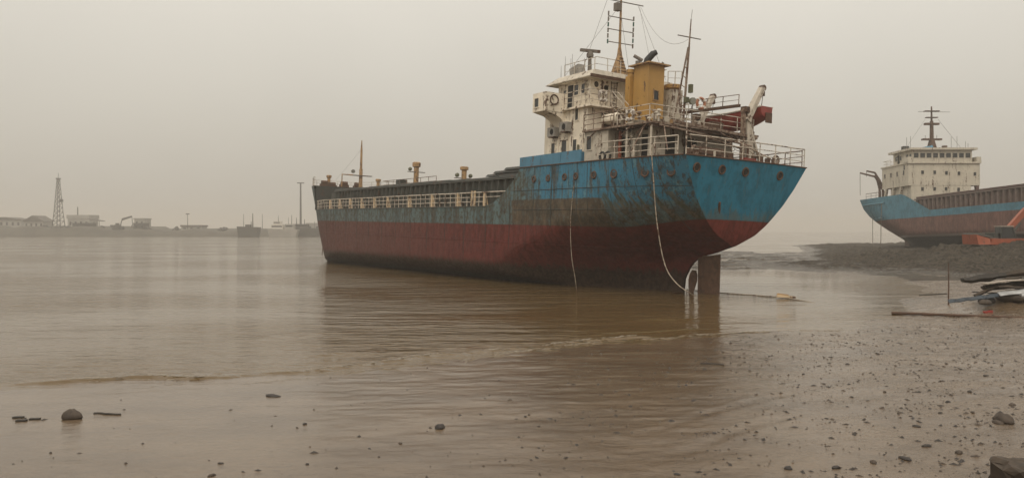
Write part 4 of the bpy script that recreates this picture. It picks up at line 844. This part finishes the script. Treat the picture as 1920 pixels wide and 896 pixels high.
# ------------------------------------------------------------------ excavators
def excavator(mw, label, mats, boom, sc_=1.0, group=None):
    paintm, darkm, glassm = mats; e = tag(empty('excavator', mw), label, 'excavator', group)
    for y in (-1.15, 1.15):
        tr = MB().prism([(-1.9,.35),(-1.6,.08),(1.6,.08),(1.9,.35),(1.9,.6),(1.6,.85),(-1.6,.85),(-1.9,.6)], 'y', y-.28, y+.28).build('track', darkm, e)
        for x in np.linspace(-1.5,1.5,8): MB().box(x-.05,x+.05,y-.3,y+.3,.85,.9).build('track_shoe', darkm, tr)
    MB().tube([(0,0,.6),(0,0,1.0)], .7, 12).build('turntable', darkm, e)
    MB().box(-1.5, 1.75, -1.25, 1.25, .98, 1.28).box(-1.4, 1.7, -1.2, 1.2, 1.28, 1.55).build('platform', paintm, e)
    MB().hexa([(-2.6,-1.25,1.0),(-1.5,-1.25,1.0),(-1.5,1.25,1.0),(-2.6,1.25,1.0)], [(-2.75,-1.15,1.9),(-1.5,-1.15,1.55),(-1.5,1.15,1.55),(-2.75,1.15,1.9)]).build('counterweight', paintm, e)
    MB().hexa([(-2.7,-1.1,1.91),(-1.2,-1.1,1.57),(-1.2,1.1,1.57),(-2.7,1.1,1.91)], [(-2.6,-1.05,2.04),(-1.2,-1.05,1.75),(-1.2,1.05,1.75),(-2.6,1.05,2.04)]).build('engine_hood', darkm, e); MB().box(-1.15,-.75,-1.1,.2,1.57,2.05).build('muffler_box', darkm, e)
    cb = MB().hexa([(-.55,-1.2,1.56),(.85,-1.2,1.56),(.85,-.2,1.56),(-.55,-.2,1.56)], [(-.5,-1.15,2.6),(.5,-1.15,2.6),(.5,-.25,2.6),(-.5,-.25,2.6)]).build('cab', glassm, e); MB().box(-.58,.62,-1.22,-.18,2.61,2.72).build('cab_roof', M['woodl'] if paintm is M['orange'] else darkm, cb)
    for x in (-.53,.83): MB().beam((x,-1.22,1.56),(x-.3 if x > 0 else x,-1.18,2.6), .08, .08).build('cab_pillar', darkm, cb)
    for k in range(len(boom)-1):
        (x0,z0,h0),(x1,z1,h1) = boom[k], boom[k+1]; nm = ('boom','boom_tip','stick','bucket')[min(k,3)]
        MB().beam((x0,.3,z0),(x1,.3,z1), .45, h0, (0,1,0), 0, .42, h1).v
        MB().hexa([(x0,.08,z0-h0/2),(x0,.52,z0-h0/2),(x0,.52,z0+h0/2),(x0,.08,z0+h0/2)], [(x1,.1,z1-h1/2),(x1,.5,z1-h1/2),(x1,.5,z1+h1/2),(x1,.1,z1+h1/2)]).build(nm, paintm if k < 3 else darkm, e)
    (x0,z0,_),(x1,z1,_) = boom[0], boom[1]; MB().tube([(x0+.5,-.05,z0-.1),(lerp(x0,x1,.75),-.05,lerp(z0,z1,.55))], .09, 7).build('boom_ram', darkm, e); return e
gx_, gy_ = 45.0, 71.5
g0 = gz(gx_, gy_)
excavator(Matrix.Translation((gx_, gy_, 1.02)), "orange excavator parked behind the mud heap beside the second ship", (M['orange'], M['dark'], M['glass']), [(.4,1.7,.6),(2.5,4.0,.72),(5.5,5.2,.5),(7.6,3.4,.4),(7.4,2.2,.7)])

# ------------------------------------------------------------------ far bank
FY = 412
P = lambda u, v, Y=FY: ((u-960)/1450*Y, Y, 3.3+(432-v)*Y/1450)
mb = MB(); xs_ = list(np.arange(-330, -55, 3.)); prof = []
for i, x in enumerate(xs_):
    zt = 3.5+.5*math.sin(x*.21)+.35*math.sin(x*.61+1)+(1.6 if x < -215 else 0)*(1 if x < -225 else (-215-x)/10)
    prof.append([(x,FY-4+math.sin(x*.3),-.6),(x,FY-1,.9),(x,FY+3,zt*.8),(x,FY+8,zt),(x,FY+90,zt+.4)])
for i, r_ in enumerate(prof):
    mb.v += r_
    if i:
        for k in range(4): a = (i-1)*5+k; mb.f.append((a, a+5, a+6, a+1)); mb.m.append(0)
tag(mb.build('far_bank', M['bank'], None, True), kind='structure')
FB = paint('far_building_paint', (.34,.32,.29), .8, .2, .3, 0, 1, .2); FR = paint('far_roof_tiles', (.10,.085,.075), .8, .3, .3, 0, 1, .2); FD_ = paint('far_dark_steel', (.05,.047,.042), .7, .3, .5, 0, 1, .2)
def shed(u0, u1, vb, ve, vt, Y, label, depth=9, gable=True, wm=FB, rm=FR, name='shed', cat='building', nwin=3):
    x0, _, zb = P(u0, vb, Y); x1, _, ze = P(u1, ve, Y); zt = P(0, vt, Y)[2]; xm = (x0+x1)/2
    b = tag(empty(name, Matrix.Translation((xm, Y, zb))), label, cat); hw = (x1-x0)/2; h_ = ze-zb; t_ = zt-zb
    MB().box(-hw, hw, 0, depth, -1.5, h_).build('wall', wm, b)
    if gable: MB().prism([(-hw-.6,h_),(hw+.6,h_),(hw*.1,t_),(-hw*.1,t_)], 'y', -.8, depth+.8).build('roof', rm, b)
    else: MB().box(-hw-.4, hw+.4, -.5, depth+.5, h_+.01, max(t_, h_+.3)).build('roof', rm, b)
    for k in range(nwin):
        x = lerp(-hw, hw, (k+.5)/nwin); MB().box(x-hw*.35/nwin, x+hw*.35/nwin, -.06, -.003, h_*.3, h_*.7).build('window', M['glass'], b)
    return b
shed(-24, 40, 427, 412, 407, 440, "long low shed at the far left edge of the opposite bank", 12, True, FB, FR, 'shed', 'building', 6)
shed(45, 82, 428, 415, 404, 425, "gabled house with pale columns left of the lattice tower", 9, True, FB, FR, 'house', 'house', 4)
shed(127, 167, 428, 410, 403, 450, "tall pale block right behind the lattice tower", 10, False, FB, FB, 'building', 'building', 4)
shed(136, 170, 430, 419, 418, 424, "low dark container shed in front of the tall pale block", 6, False, FD_, FD_, 'shed', 'shed', 2)
shed(250, 272, 430, 419, 418, 424, "dark box shed just right of the far excavator's bucket", 5, False, FD_, FD_, 'shed', 'shed', 2)
shed(252, 271, 424, 411, 409, 448, "pale square building behind the dark box shed", 8, False, FB, FB, 'building', 'building', 2)
shed(340, 378, 431, 425, 422, 440, "low flat building near the short lamp pole", 8, False, FB, FR, 'building', 'building', 3)
shed(575, 640, 431, 421, 418, 470, "flat pale building beyond the moored boats, half hidden by the bow", 10, False, FB, FB, 'building', 'building', 5)
# open canopy with posts
x0, _, z0 = P(165, 430, 430); x1 = P(187, 0, 430)[0]; zt = P(0, 411, 430)[2]; zt2 = P(0, 415, 430)[2]
cp = tag(empty('canopy', Matrix.Translation((x0, 430, z0))), "open sloping canopy on thin posts right of the pale block", 'canopy'); MB().hexa([(0,0,zt-z0),(x1-x0,0,zt2-z0),(x1-x0,6,zt2-z0),(0,6,zt-z0)], [(0,0,zt-z0+.35),(x1-x0,0,zt2-z0+.35),(x1-x0,6,zt2-z0+.35),(0,6,zt-z0+.35)]).build('roof', FR, cp)
for t in (0,.5,.95): MB().tube([((x1-x0)*t,.2,-1.5),((x1-x0)*t,.2,zt2-z0)], .16, 5).build('post', FR, cp)
# lattice tower
tx, ty, tz = P(110, 428, 420); th = P(0, 332, 420)[2]-tz
tw = tag(empty('lattice_tower', Matrix.Translation((tx, ty, tz-1))), "tall tapering lattice tower on the opposite bank", 'tower'); hw = lambda z: lerp(2.4, .5, min(1, z/th))
for sx in (-1,1):
    for sy in (-1,1): MB().tube([(sx*hw(0),sy*hw(0),0),(sx*hw(th*.35)*.9,sy*hw(th*.35)*.9,th*.35),(sx*hw(th),sy*hw(th),th)], [.24,.2,.14], 5).build('leg', FD_, tw)
for k in range(11):
    za, zb_ = th*k/11, th*(k+1)/11; a, b_ = hw(za)*.95, hw(zb_)*.95
    for q in (((-a,-a,za),(b_,-b_,zb_)),((a,-a,za),(-b_,-b_,zb_)),((-a,a,za),(b_,b_,zb_)),((-a,-a,za),(-b_,b_,zb_)),((a,-a,za),(b_,b_,zb_)),((-b_,-b_,zb_),(b_,-b_,zb_)),((-b_,-b_,zb_),(-b_,b_,zb_)),((b_,-b_,zb_),(b_,b_,zb_))): MB().tube(q, .11, 4).build('brace', FD_, tw)
MB().tube([(0,0,th),(0,0,th+3.2)], .13, 5).build('antenna', FD_, tw); MB().box(.9,2.4,-.4,.4,th*.55,th*.55+1.4).build('antenna_panel', FD_, tw); MB().box(-.9,.9,-.9,.9,th-.2,th+.4).build('platform', FD_, tw)
ex2 = P(222, 431, 420); excavator(Matrix.Translation(ex2) @ Matrix.Scale(1.35, 4), "dark excavator with raised arm on the opposite bank", (FD_, FD_, FD_), [(.6,1.5,.8),(1.4,4.2,.9),(5.3,5.4,.6),(5.6,2.2,.45),(5.2,1.2,.9)])
def lamp_pole(u, vb, vt, Y, label, r, arm, cat='lamp pole', name='lamp_pole'):
    x, _, z = P(u, vb, Y); t_ = P(0, vt, Y)[2]-z; o = tag(empty(name, Matrix.Translation((x, Y, z-1))), label, cat); MB().tube([(0,0,0),(0,0,t_+1)], [r*1.3, r*.8], 7).build('pole', FD_, o)
    if arm: MB().box(-arm, arm, -.4, .4, t_+.7, t_+1.2).build('lamp_head', FD_, o)
lamp_pole(352, 432, 401, 425, "short thin lamp pole alone on the opposite bank", .16, .9)
lamp_pole(564, 430, 343, 430, "tall floodlight mast behind the moored patrol boat", .5, 1.9)
lamp_pole(457, 428, 401, 418, "thin bare mast left of the moored trawler's rig", .13, 0, 'mast', 'mast_pole')
lamp_pole(492, 428, 401, 424, "thin bare mast right of the moored trawler's rig", .13, 0, 'mast', 'mast_pole')
lamp_pole(146, 425, 388, 455, "faint chimney pole above the tall pale block", .35, 0, 'pole', 'chimney_pole')
def far_boat(u0, u1, vdeck, Y, label, hm, houses, masts, cat='boat', name='moored_boat'):
    x0, x1 = P(u0,0,Y)[0], P(u1,0,Y)[0]; L = x1-x0; zd = P(0,vdeck,Y)[2]; b = tag(empty(name, Matrix.Translation((x0, Y, 0))), label, cat)
    MB().hexa([(L*.06,-2.,-.6),(L*.92,-2.,-.6),(L*.92,2.,-.6),(L*.06,2.,-.6)], [(0,-2.6,zd+.4),(L,-2.4,zd),(L,2.4,zd),(0,2.6,zd+.4)]).build('hull', hm, b)
    for a, c, vb, vt, m in houses:
        z0, z1 = P(0,vb,Y)[2], P(0,vt,Y)[2]; h_ = MB().box((a-u0)/(u1-u0)*L, (c-u0)/(u1-u0)*L, -1.8, 1.8, z0, z1).build('deckhouse', m, b)
        MB().box((a-u0)/(u1-u0)*L+.4, (c-u0)/(u1-u0)*L-.4, -1.84, -1.803, lerp(z0,z1,.45), lerp(z0,z1,.75)).build('window', M['glass'], h_)
    for u, vb, vt, r in masts: x = (u-u0)/(u1-u0)*L; MB().tube([(x,0,P(0,vb,Y)[2]),(x,0,P(0,vt,Y)[2])], [r,r*.5], 6).build('mast', FD_, b)
far_boat(447, 487, 426, 398, "dark moored trawler with a pointed derrick mast", FD_, [(462,470,426,421,FD_)], [(474,428,400,.35),(471,426,415,.25)])
far_boat(504, 560, 430, 396, "moored patrol boat with a white stepped wheelhouse", FB, [(510,532,430,421,M['boatw']),(514,528,421,415,M['boatw']),(536,552,430,420,FB)], [(522,415,404,.15),(547,420,403,.2),(541,420,407,.12)])
far_boat(551, 604, 428, 404, "grey moored workboat at the end of the far quay", FD_, [(553,578,428,420,FD_)], [(556,420,408,.25),(571,420,411,.25),(590,428,415,.15)])
mb = MB()
for k in range(16):
    x, y, z = P(random.uniform(10, 440), 432, 424); hh = random.uniform(1.0,2.4)
    for q in range(7): mb.rock((x+random.uniform(-1.6,1.6),y+random.uniform(-1,1),z+random.uniform(0,hh)), (random.uniform(1.2,2.6),random.uniform(1,2),random.uniform(.8,1.8)), k*9+q, 0, 1)
tag(mb.build('bank_scrub', FD_), "low scrub along the top of the opposite bank", 'scrub', None, 'stuff')

# ------------------------------------------------------------------ foreshore things
G = lambda u, v, z=.2: ((u-960)/1450*(3.3-z)*1450/(v-432), (3.3-z)*1450/(v-432))
def on_ground(u, v):
    z = .1
    for _ in range(6): x, y = G(u, v, z); z = max(0, gz(x, y))
    return x, y, z
def stone(u, v, s, label, m, seed, name='stone', cat='stone', group=None):
    x, y, z = on_ground(u, v); return tag(MB().rock((0,0,s[2]*(.16 if s[0] > .25 else .04)), s, seed, 0, 5 if s[0] > .25 else 2).build(name, m, None, True, Matrix.Translation((x, y, z)) @ Matrix.Rotation(seed,4,'Z')), label, cat, group)
stone(133, 786, (.30,.24,.26), "rounded boulder standing alone on the wet mud at lower left", M['stone'], 3, 'boulder', 'boulder')
stone(825, 803, (.20,.16,.12), "dark broken clod near the bottom centre of the mud flat", M['stoned'], 5, 'clod', 'clod')
stone(1884, 792, (.34,.22,.20), "pointed brown clod near the right edge of the shore", M['stone'], 8, 'clod', 'clod')
stone(1874, 794, (.22,.15,.09), "low crumbled clod beside the pointed brown clod at right", M['stone'], 14, 'clod', 'clod')
stone(510, 743, (.38,.16,.06), "low flat wet slab just below the wavelet line", M['stoned'], 9, 'slab', 'stone')
k = 20
for (u, v, d) in [(750,832,.06),(570,796,.07),(985,782,.06),(992,778,.05),(968,786,.05),(1340,813,.07),(1680,686,.09),(1720,682,.08),(1715,675,.08),(1776,682,.08),(1590,683,.08),(1507,702,.07),(1688,775,.08),(1720,800,.10),(1765,775,.08),(1826,775,.09),(1480,880,.12),(1570,879,.10),(1640,868,.10),(1700,862,.13),(1740,838,.10),(1800,850,.12),(1270,890,.07),(412,870,.06),(395,893,.08),(575,872,.06),(1010,800,.05),(1155,770,.05),(92,850,.05),(1598,745,.07),(1660,735,.08),(1850,705,.09),(1880,684,.08),(1900,760,.12),(1780,755,.10),(1545,720,.07),(1420,740,.06),(1820,735,.09)]:
    k += 1; stone(u, v, (d*random.uniform(.8,1.4), d*random.uniform(.7,1.), d*random.uniform(.4,.75)), "small dark stone lying on the wet mud flat", M['stoned'] if k % 3 else M['stone'], k, 'small_stone', 'stone', 'small stones on the mud flat')
def stick(name, u0, v0, u1, v1, r, label, m, cat, lift=.0, n=8, wob=.02):
    a, b = on_ground(u0, v0), on_ground(u1, v1); rnd = random.Random(u0); pts = []
    for t in np.linspace(0,1,n):
        x, y = lerp(a[0],b[0],t), lerp(a[1],b[1],t); pts.append((x+rnd.uniform(-wob,wob), y+rnd.uniform(-wob,wob), max(0, lerp(a[2],b[2],t))+r*.6+lift))
    return tag(MB().tube(pts, [r*lerp(1.1,.8,i/(n-1))*rnd.uniform(.9,1.1) for i in range(n)], 7).build(name, m, None, True), label, cat)
stick('long_log', 1672, 589, 1995, 601, .055, "long thin rusty pole lying along the right shore", M['rust'], 'pole', .02, 12, .04)
stick('twig', 175, 776, 223, 778, .018, "short dark twig right of the lone boulder", M['woodd'], 'stick')
stick('twig', 1315, 682, 1360, 685, .022, "dark stick on the wet mud below the ship's reflection", M['woodd'], 'stick')
stick('twig', 1725, 554, 1777, 551, .03, "short stick lying against the upright stake", M['woodd'], 'stick')
for (u, v, w_, lb_) in ((32,784,.17,"leftmost of three flat chips left of the boulder"),(38,790,.17,"lowest of three flat chips left of the boulder"),(63,787,.17,"rightmost of three flat chips left of the boulder")):
    x, y, z = on_ground(u, v); tag(MB().obox((0,0,.012), (w_,.07,.03), Matrix.Rotation(.1,3,'Z')).build('wood_chip', M['woodd'], None, False, Matrix.Translation((x,y,z))), lb_, 'wood chip', 'flat chips by the boulder')
x, y, z = on_ground(1779, 571); tag(MB().tube([(0,0,-.3),(.01,0,.8),(0,.01,1.72)], [.028,.024,.016], 6).build('stake', M['rust'], None, False, Matrix.Translation((x,y,z))), "thin upright iron stake stuck in the mud at right", 'stake')
# pile of timber and rubble
px, py, pz = 19.2, 30.6, .42
def timber(name, a, b, wd, ht, label, m, cat='timber'):
    a = Vector((px+a[0], py+a[1], pz+a[2])); b = Vector((px+b[0], py+b[1], pz+b[2])); mb = MB(); n = 6; q = []
    for t in range(n): q.append(a.lerp(b, t/(n-1))+Vector((0,0,random.uniform(-.02,.02))))
    rm = (wd+ht)/4; q = [p+Vector((random.uniform(-.03,.03), random.uniform(-.03,.03), random.uniform(-.03,.03))) for p in q]
    if ht > .05: mb.tube(q, [rm*random.uniform(.65,1.2)*(.75 if t in (0, n-1) else 1) for t in range(n)], 5); mb.tube([q[0]+(q[0]-q[1])*.08+Vector((0,.03,.02)), q[1]], [rm*.35, rm*.8], 5)
    else:
        for t in range(n-1): mb.beam(q[t], q[t+1], wd*random.uniform(.8,1.1), ht)
    return tag(mb.build(name, m), label, cat)
timber('timber', (-1.1,.5,.86), (.9,.9,1.06), .36, .26, "thick dark timber sticking out left on top of the pile", M['woodd'])
timber('timber', (-.5,0,.62), (3.6,.4,1.02), .5, .22, "long dark beam across the middle of the timber pile", M['woodd'])
timber('timber', (.8,.9,1.08), (4.2,1.2,1.3), .4, .24, "uppermost dark timber at the back of the pile", M['wood'])
timber('board', (-.6,-.15,.78), (3.6,.2,1.17), .34, .035, "pale board resting on the long dark beam", M['woodl'], 'board')
timber('board', (-1.0,-.2,.3), (.2,.1,.72), .3, .06, "grey plank leaning up against the timber pile", M['wood'], 'board')
timber('board', (.6,-.5,.34), (3.2,-.5,.42), .5, .10, "whitish slab lying low in front of the pile", M['tarp'], 'board')
for q in range(18):
    a0 = random.uniform(-.9, 3.2); dz = random.uniform(.2,.7); L_ = random.uniform(.8,1.9); sl = random.uniform(-.25,.45)
    tag(timber('broken_timber', (a0, random.uniform(-.5,.8), dz), (a0+L_, random.uniform(-.5,.8), dz+sl*L_*.5), random.uniform(.08,.2), (random.uniform(.06,.13) if q % 2 else .035), "short broken timber jammed among the rocks of the pile", [M['woodd'], M['wood'], M['woodl'], M['wood']][q % 4], 'timber'), group='broken timbers in the pile')
for q, (a, b, m, lb_) in enumerate((((-2.2,-.5,.10),(-.2,-.45,.34),M['tarpb'],"blue plastic strip trailing left from the timber pile"),((-.2,-.45,.38),(3.2,-.3,.78),M['tarp'],"pale grey sheet draped along the front of the pile"))):
    mb = MB(); n = 14; A, B_ = Vector(a), Vector(b)
    for t in range(n):
        c = A.lerp(B_, t/(n-1))+Vector((px, py, pz+.012*math.sin(t*1.7))); wv = (.05 if q == 0 else .10)+.03*math.sin(t*2.3); mb.v += [(c.x,c.y-wv,c.z-.05),(c.x,c.y+wv,c.z+.06),(c.x,c.y+wv,c.z+.085),(c.x,c.y-wv,c.z-.025)]
    for t in range(n-1):
        i = 4*t
        for s_ in range(4): mb.f.append((i+s_, i+(s_+1)%4, i+4+(s_+1)%4, i+4+s_)); mb.m.append(0)
    tag(mb.build('plastic_sheet', m), lb_, 'sheet')
for q, (a, s_, m, lb_) in enumerate((((-.5,-.2,.12),(.55,.5,.4),M['stoned'],"dark rock under the left end of the timber pile"),((.5,-.1,.2),(.9,.8,.6),M['stone'],"big brown rock under the middle of the timber pile"),((1.7,-.2,.15),(.7,.6,.5),M['stone'],"pale brown rock under the whitish slab"),((2.9,0,.25),(.9,.8,.6),M['stoned'],"dark rock at the right end of the timber pile"),((-.9,-.75,.08),(.45,.35,.24),M['stone'],"small rock in front of the timber pile's left end"))):
    tag(MB().rock((0,0,0), s_, 60+q, 0, 4).build('rock', m, None, True, Matrix.Translation((px+a[0],py+a[1],pz+a[2]))), lb_, 'rock')
x, y, z = 18.05, 29.3, gz(18.05, 29.3); tag(MB().obox((0,0,.03), (.34,.12,.06), Matrix.Rotation(.2,3,'Z')).obox((.1,.02,.06), (.16,.1,.05)).build('plastic_scrap', M['redbit'], None, False, Matrix.Translation((x,y,z))), "red plastic scrap below the timber pile", 'scrap')
# worn block of old timber at the near right corner
x, y, z = on_ground(1905, 905)
mb = MB(); NA, NB = 30, 20; rb_ = random.Random(5)
for i in range(NA+1):
    for j in range(NB):
        t = 2*math.pi*j/NB; cc, ss = math.cos(t), math.sin(t); k = .30/max(abs(cc), abs(ss)*1.25)**.85
        e = .8 if i in (0, NA) else 1; u = i/NA
        mb.v.append((-.30+1.5*u+rb_.uniform(-.012,.012)+.05*math.sin(5*t), k*cc*e*(1+.05*math.sin(9*u+3*t))+rb_.uniform(-.012,.012), .08+k*ss*e*(1+.06*math.sin(13*u+2*t))+rb_.uniform(-.012,.012)))
for i in range(NA):
    for j in range(NB): mb.f.append((i*NB+j, i*NB+(j+1)%NB, (i+1)*NB+(j+1)%NB, (i+1)*NB+j)); mb.m.append(0)
mb.f += [tuple(range(NB-1,-1,-1)), tuple(NA*NB+j for j in range(NB))]; mb.m += [0,0]
tag(mb.build('old_timber_block', M['wood'], None, False, Matrix.Translation((x+.12,y-.05,z-.06)) @ Matrix.Rotation(R(-3),4,'Z')), "dark worn timber block at the bottom right corner", 'timber block')
# gravel and clods nobody could count
mb = MB(); rnd = random.Random(11); xs, ys, ds = [], [], []
while len(xs) < 15000:
    x = rnd.uniform(-9, 24); y = 8.2+24*rnd.random()**1.7
    dens = .05+.95*min(1, max(0, (x+.30*(20-y))/9.))**1.4
    if rnd.random() > dens*(.12+.88*min(1., max(0., 2.2*(.5+.5*math.sin(x*2.1+1.3*math.sin(y*1.7))*math.sin(y*2.9+1.1*math.sin(x*1.3)))-.7))): continue
    xs.append(x); ys.append(y); ds.append(rnd.choice([.014,.016,.02,.02,.026,.034,.05]))
zz = ground(np.array([xs]), np.array([ys]))[0]; dd = shore_dist(np.array([xs]), np.array([ys]))[0]
for x, y, d, z, sd in zip(xs, ys, ds, zz, dd):
    if sd < .8 or z < .012: continue
    a = rnd.uniform(0, 6.28); ca, sa = math.cos(a), math.sin(a); L = d*rnd.uniform(.8,2.2); W_ = d*rnd.uniform(.5,.9); H_ = d*rnd.uniform(.25,.6); p = []
    for t in range(5): q = 6.283*t/5+rnd.uniform(-.3,.3); p.append((x+ca*L*math.cos(q)-sa*W_*math.sin(q), y+sa*L*math.cos(q)+ca*W_*math.sin(q), z-.01))
    b = len(mb.v); mb.v += p+[(x+rnd.uniform(-.3,.3)*d, y+rnd.uniform(-.3,.3)*d, z+H_)]; mi = 0 if rnd.random() < .7 else 1
    for t in range(5): mb.f.append((b+t, b+(t+1)%5, b+5)); mb.m.append(mi)
tag(mb.build('gravel', [M['stoned'], M['stone']]), "scattered dark grit and clods over the shore", 'gravel', None, 'stuff')

# thin broken froth along the wavelets
FOAM = paint('grey_froth', (.25,.215,.17), .7, .2, 6, 0, 1, 0)
mb = MB(); rf_ = random.Random(31)
for cst, x0, x1, n_, wd in ((-.20,-10.2,-4.2,260,.032),(-.42,-4.6,5.0,430,.035),(.18,-1,11.5,300,.03),(.75,-8.5,-1,120,.025)):
    XX = np.linspace(x0-3, x1+3, 900); 
    YY = np.linspace(13, 31, 700); AX, AY = np.meshgrid(XX, YY); ff = shore_dist(AX, AY)+.9*fbm(AX, AY, .22, 3, 51)+.25*fbm(AX, AY, 1.1, 3, 52)-cst
    yi = np.argmin(np.abs(ff), axis=0); yc = YY[yi]
    for _ in range(n_):
        x = rf_.uniform(x0, x1)
        if math.sin(x*3.1+cst*7)+math.sin(x*1.3+2*cst)+rf_.uniform(-.9,.9) < .35: continue
        y = float(np.interp(x, XX, yc))+rf_.gauss(0, .09); dy = (np.interp(x+.2, XX, yc)-np.interp(x-.2, XX, yc))/.4
        L_ = rf_.uniform(.03,.13); w_ = rf_.uniform(.25,1.)*wd*.5; z = float(WZ[np.searchsorted(wy, y)-1, np.searchsorted(wx, x)-1])+.006; b = len(mb.v); z = max(z, gz(x, y)+.006) if cst > 0 else z
        mb.v += [(x-L_,y-L_*dy-w_*.2,z),(x-L_*.3,y-L_*.3*dy-w_,z),(x+L_*.6,y+L_*.6*dy-w_*.6,z),(x+L_,y+L_*dy,z),(x+L_*.3,y+L_*.3*dy+w_,z),(x-L_*.6,y-L_*.6*dy+w_*.7,z),(x,y,z+.008)]
        for t in range(6): mb.f.append((b+t, b+(t+1)%6, b+6)); mb.m.append(0)
tag(mb.build('froth', FOAM), "thin broken froth along the small breaking wavelets", 'froth', None, 'stuff')

# ------------------------------------------------------------------ haze
n = bpy.data.materials.new('haze'); n.use_nodes = True; t = n.node_tree; t.nodes.clear(); o_ = t.nodes.new("ShaderNodeOutputMaterial"); pv = t.nodes.new("ShaderNodeVolumePrincipled")
pv.inputs['Color'].default_value = (.80,.775,.735,1); pv.inputs['Density'].default_value = HAZE_DENSITY; pv.inputs['Anisotropy'].default_value = .2
t.links.new(pv.outputs[0], o_.inputs['Volume'])
tag(MB().box(-3600, 3600, -3600, 3600, -4, 40).build('haze', n), kind='stuff')
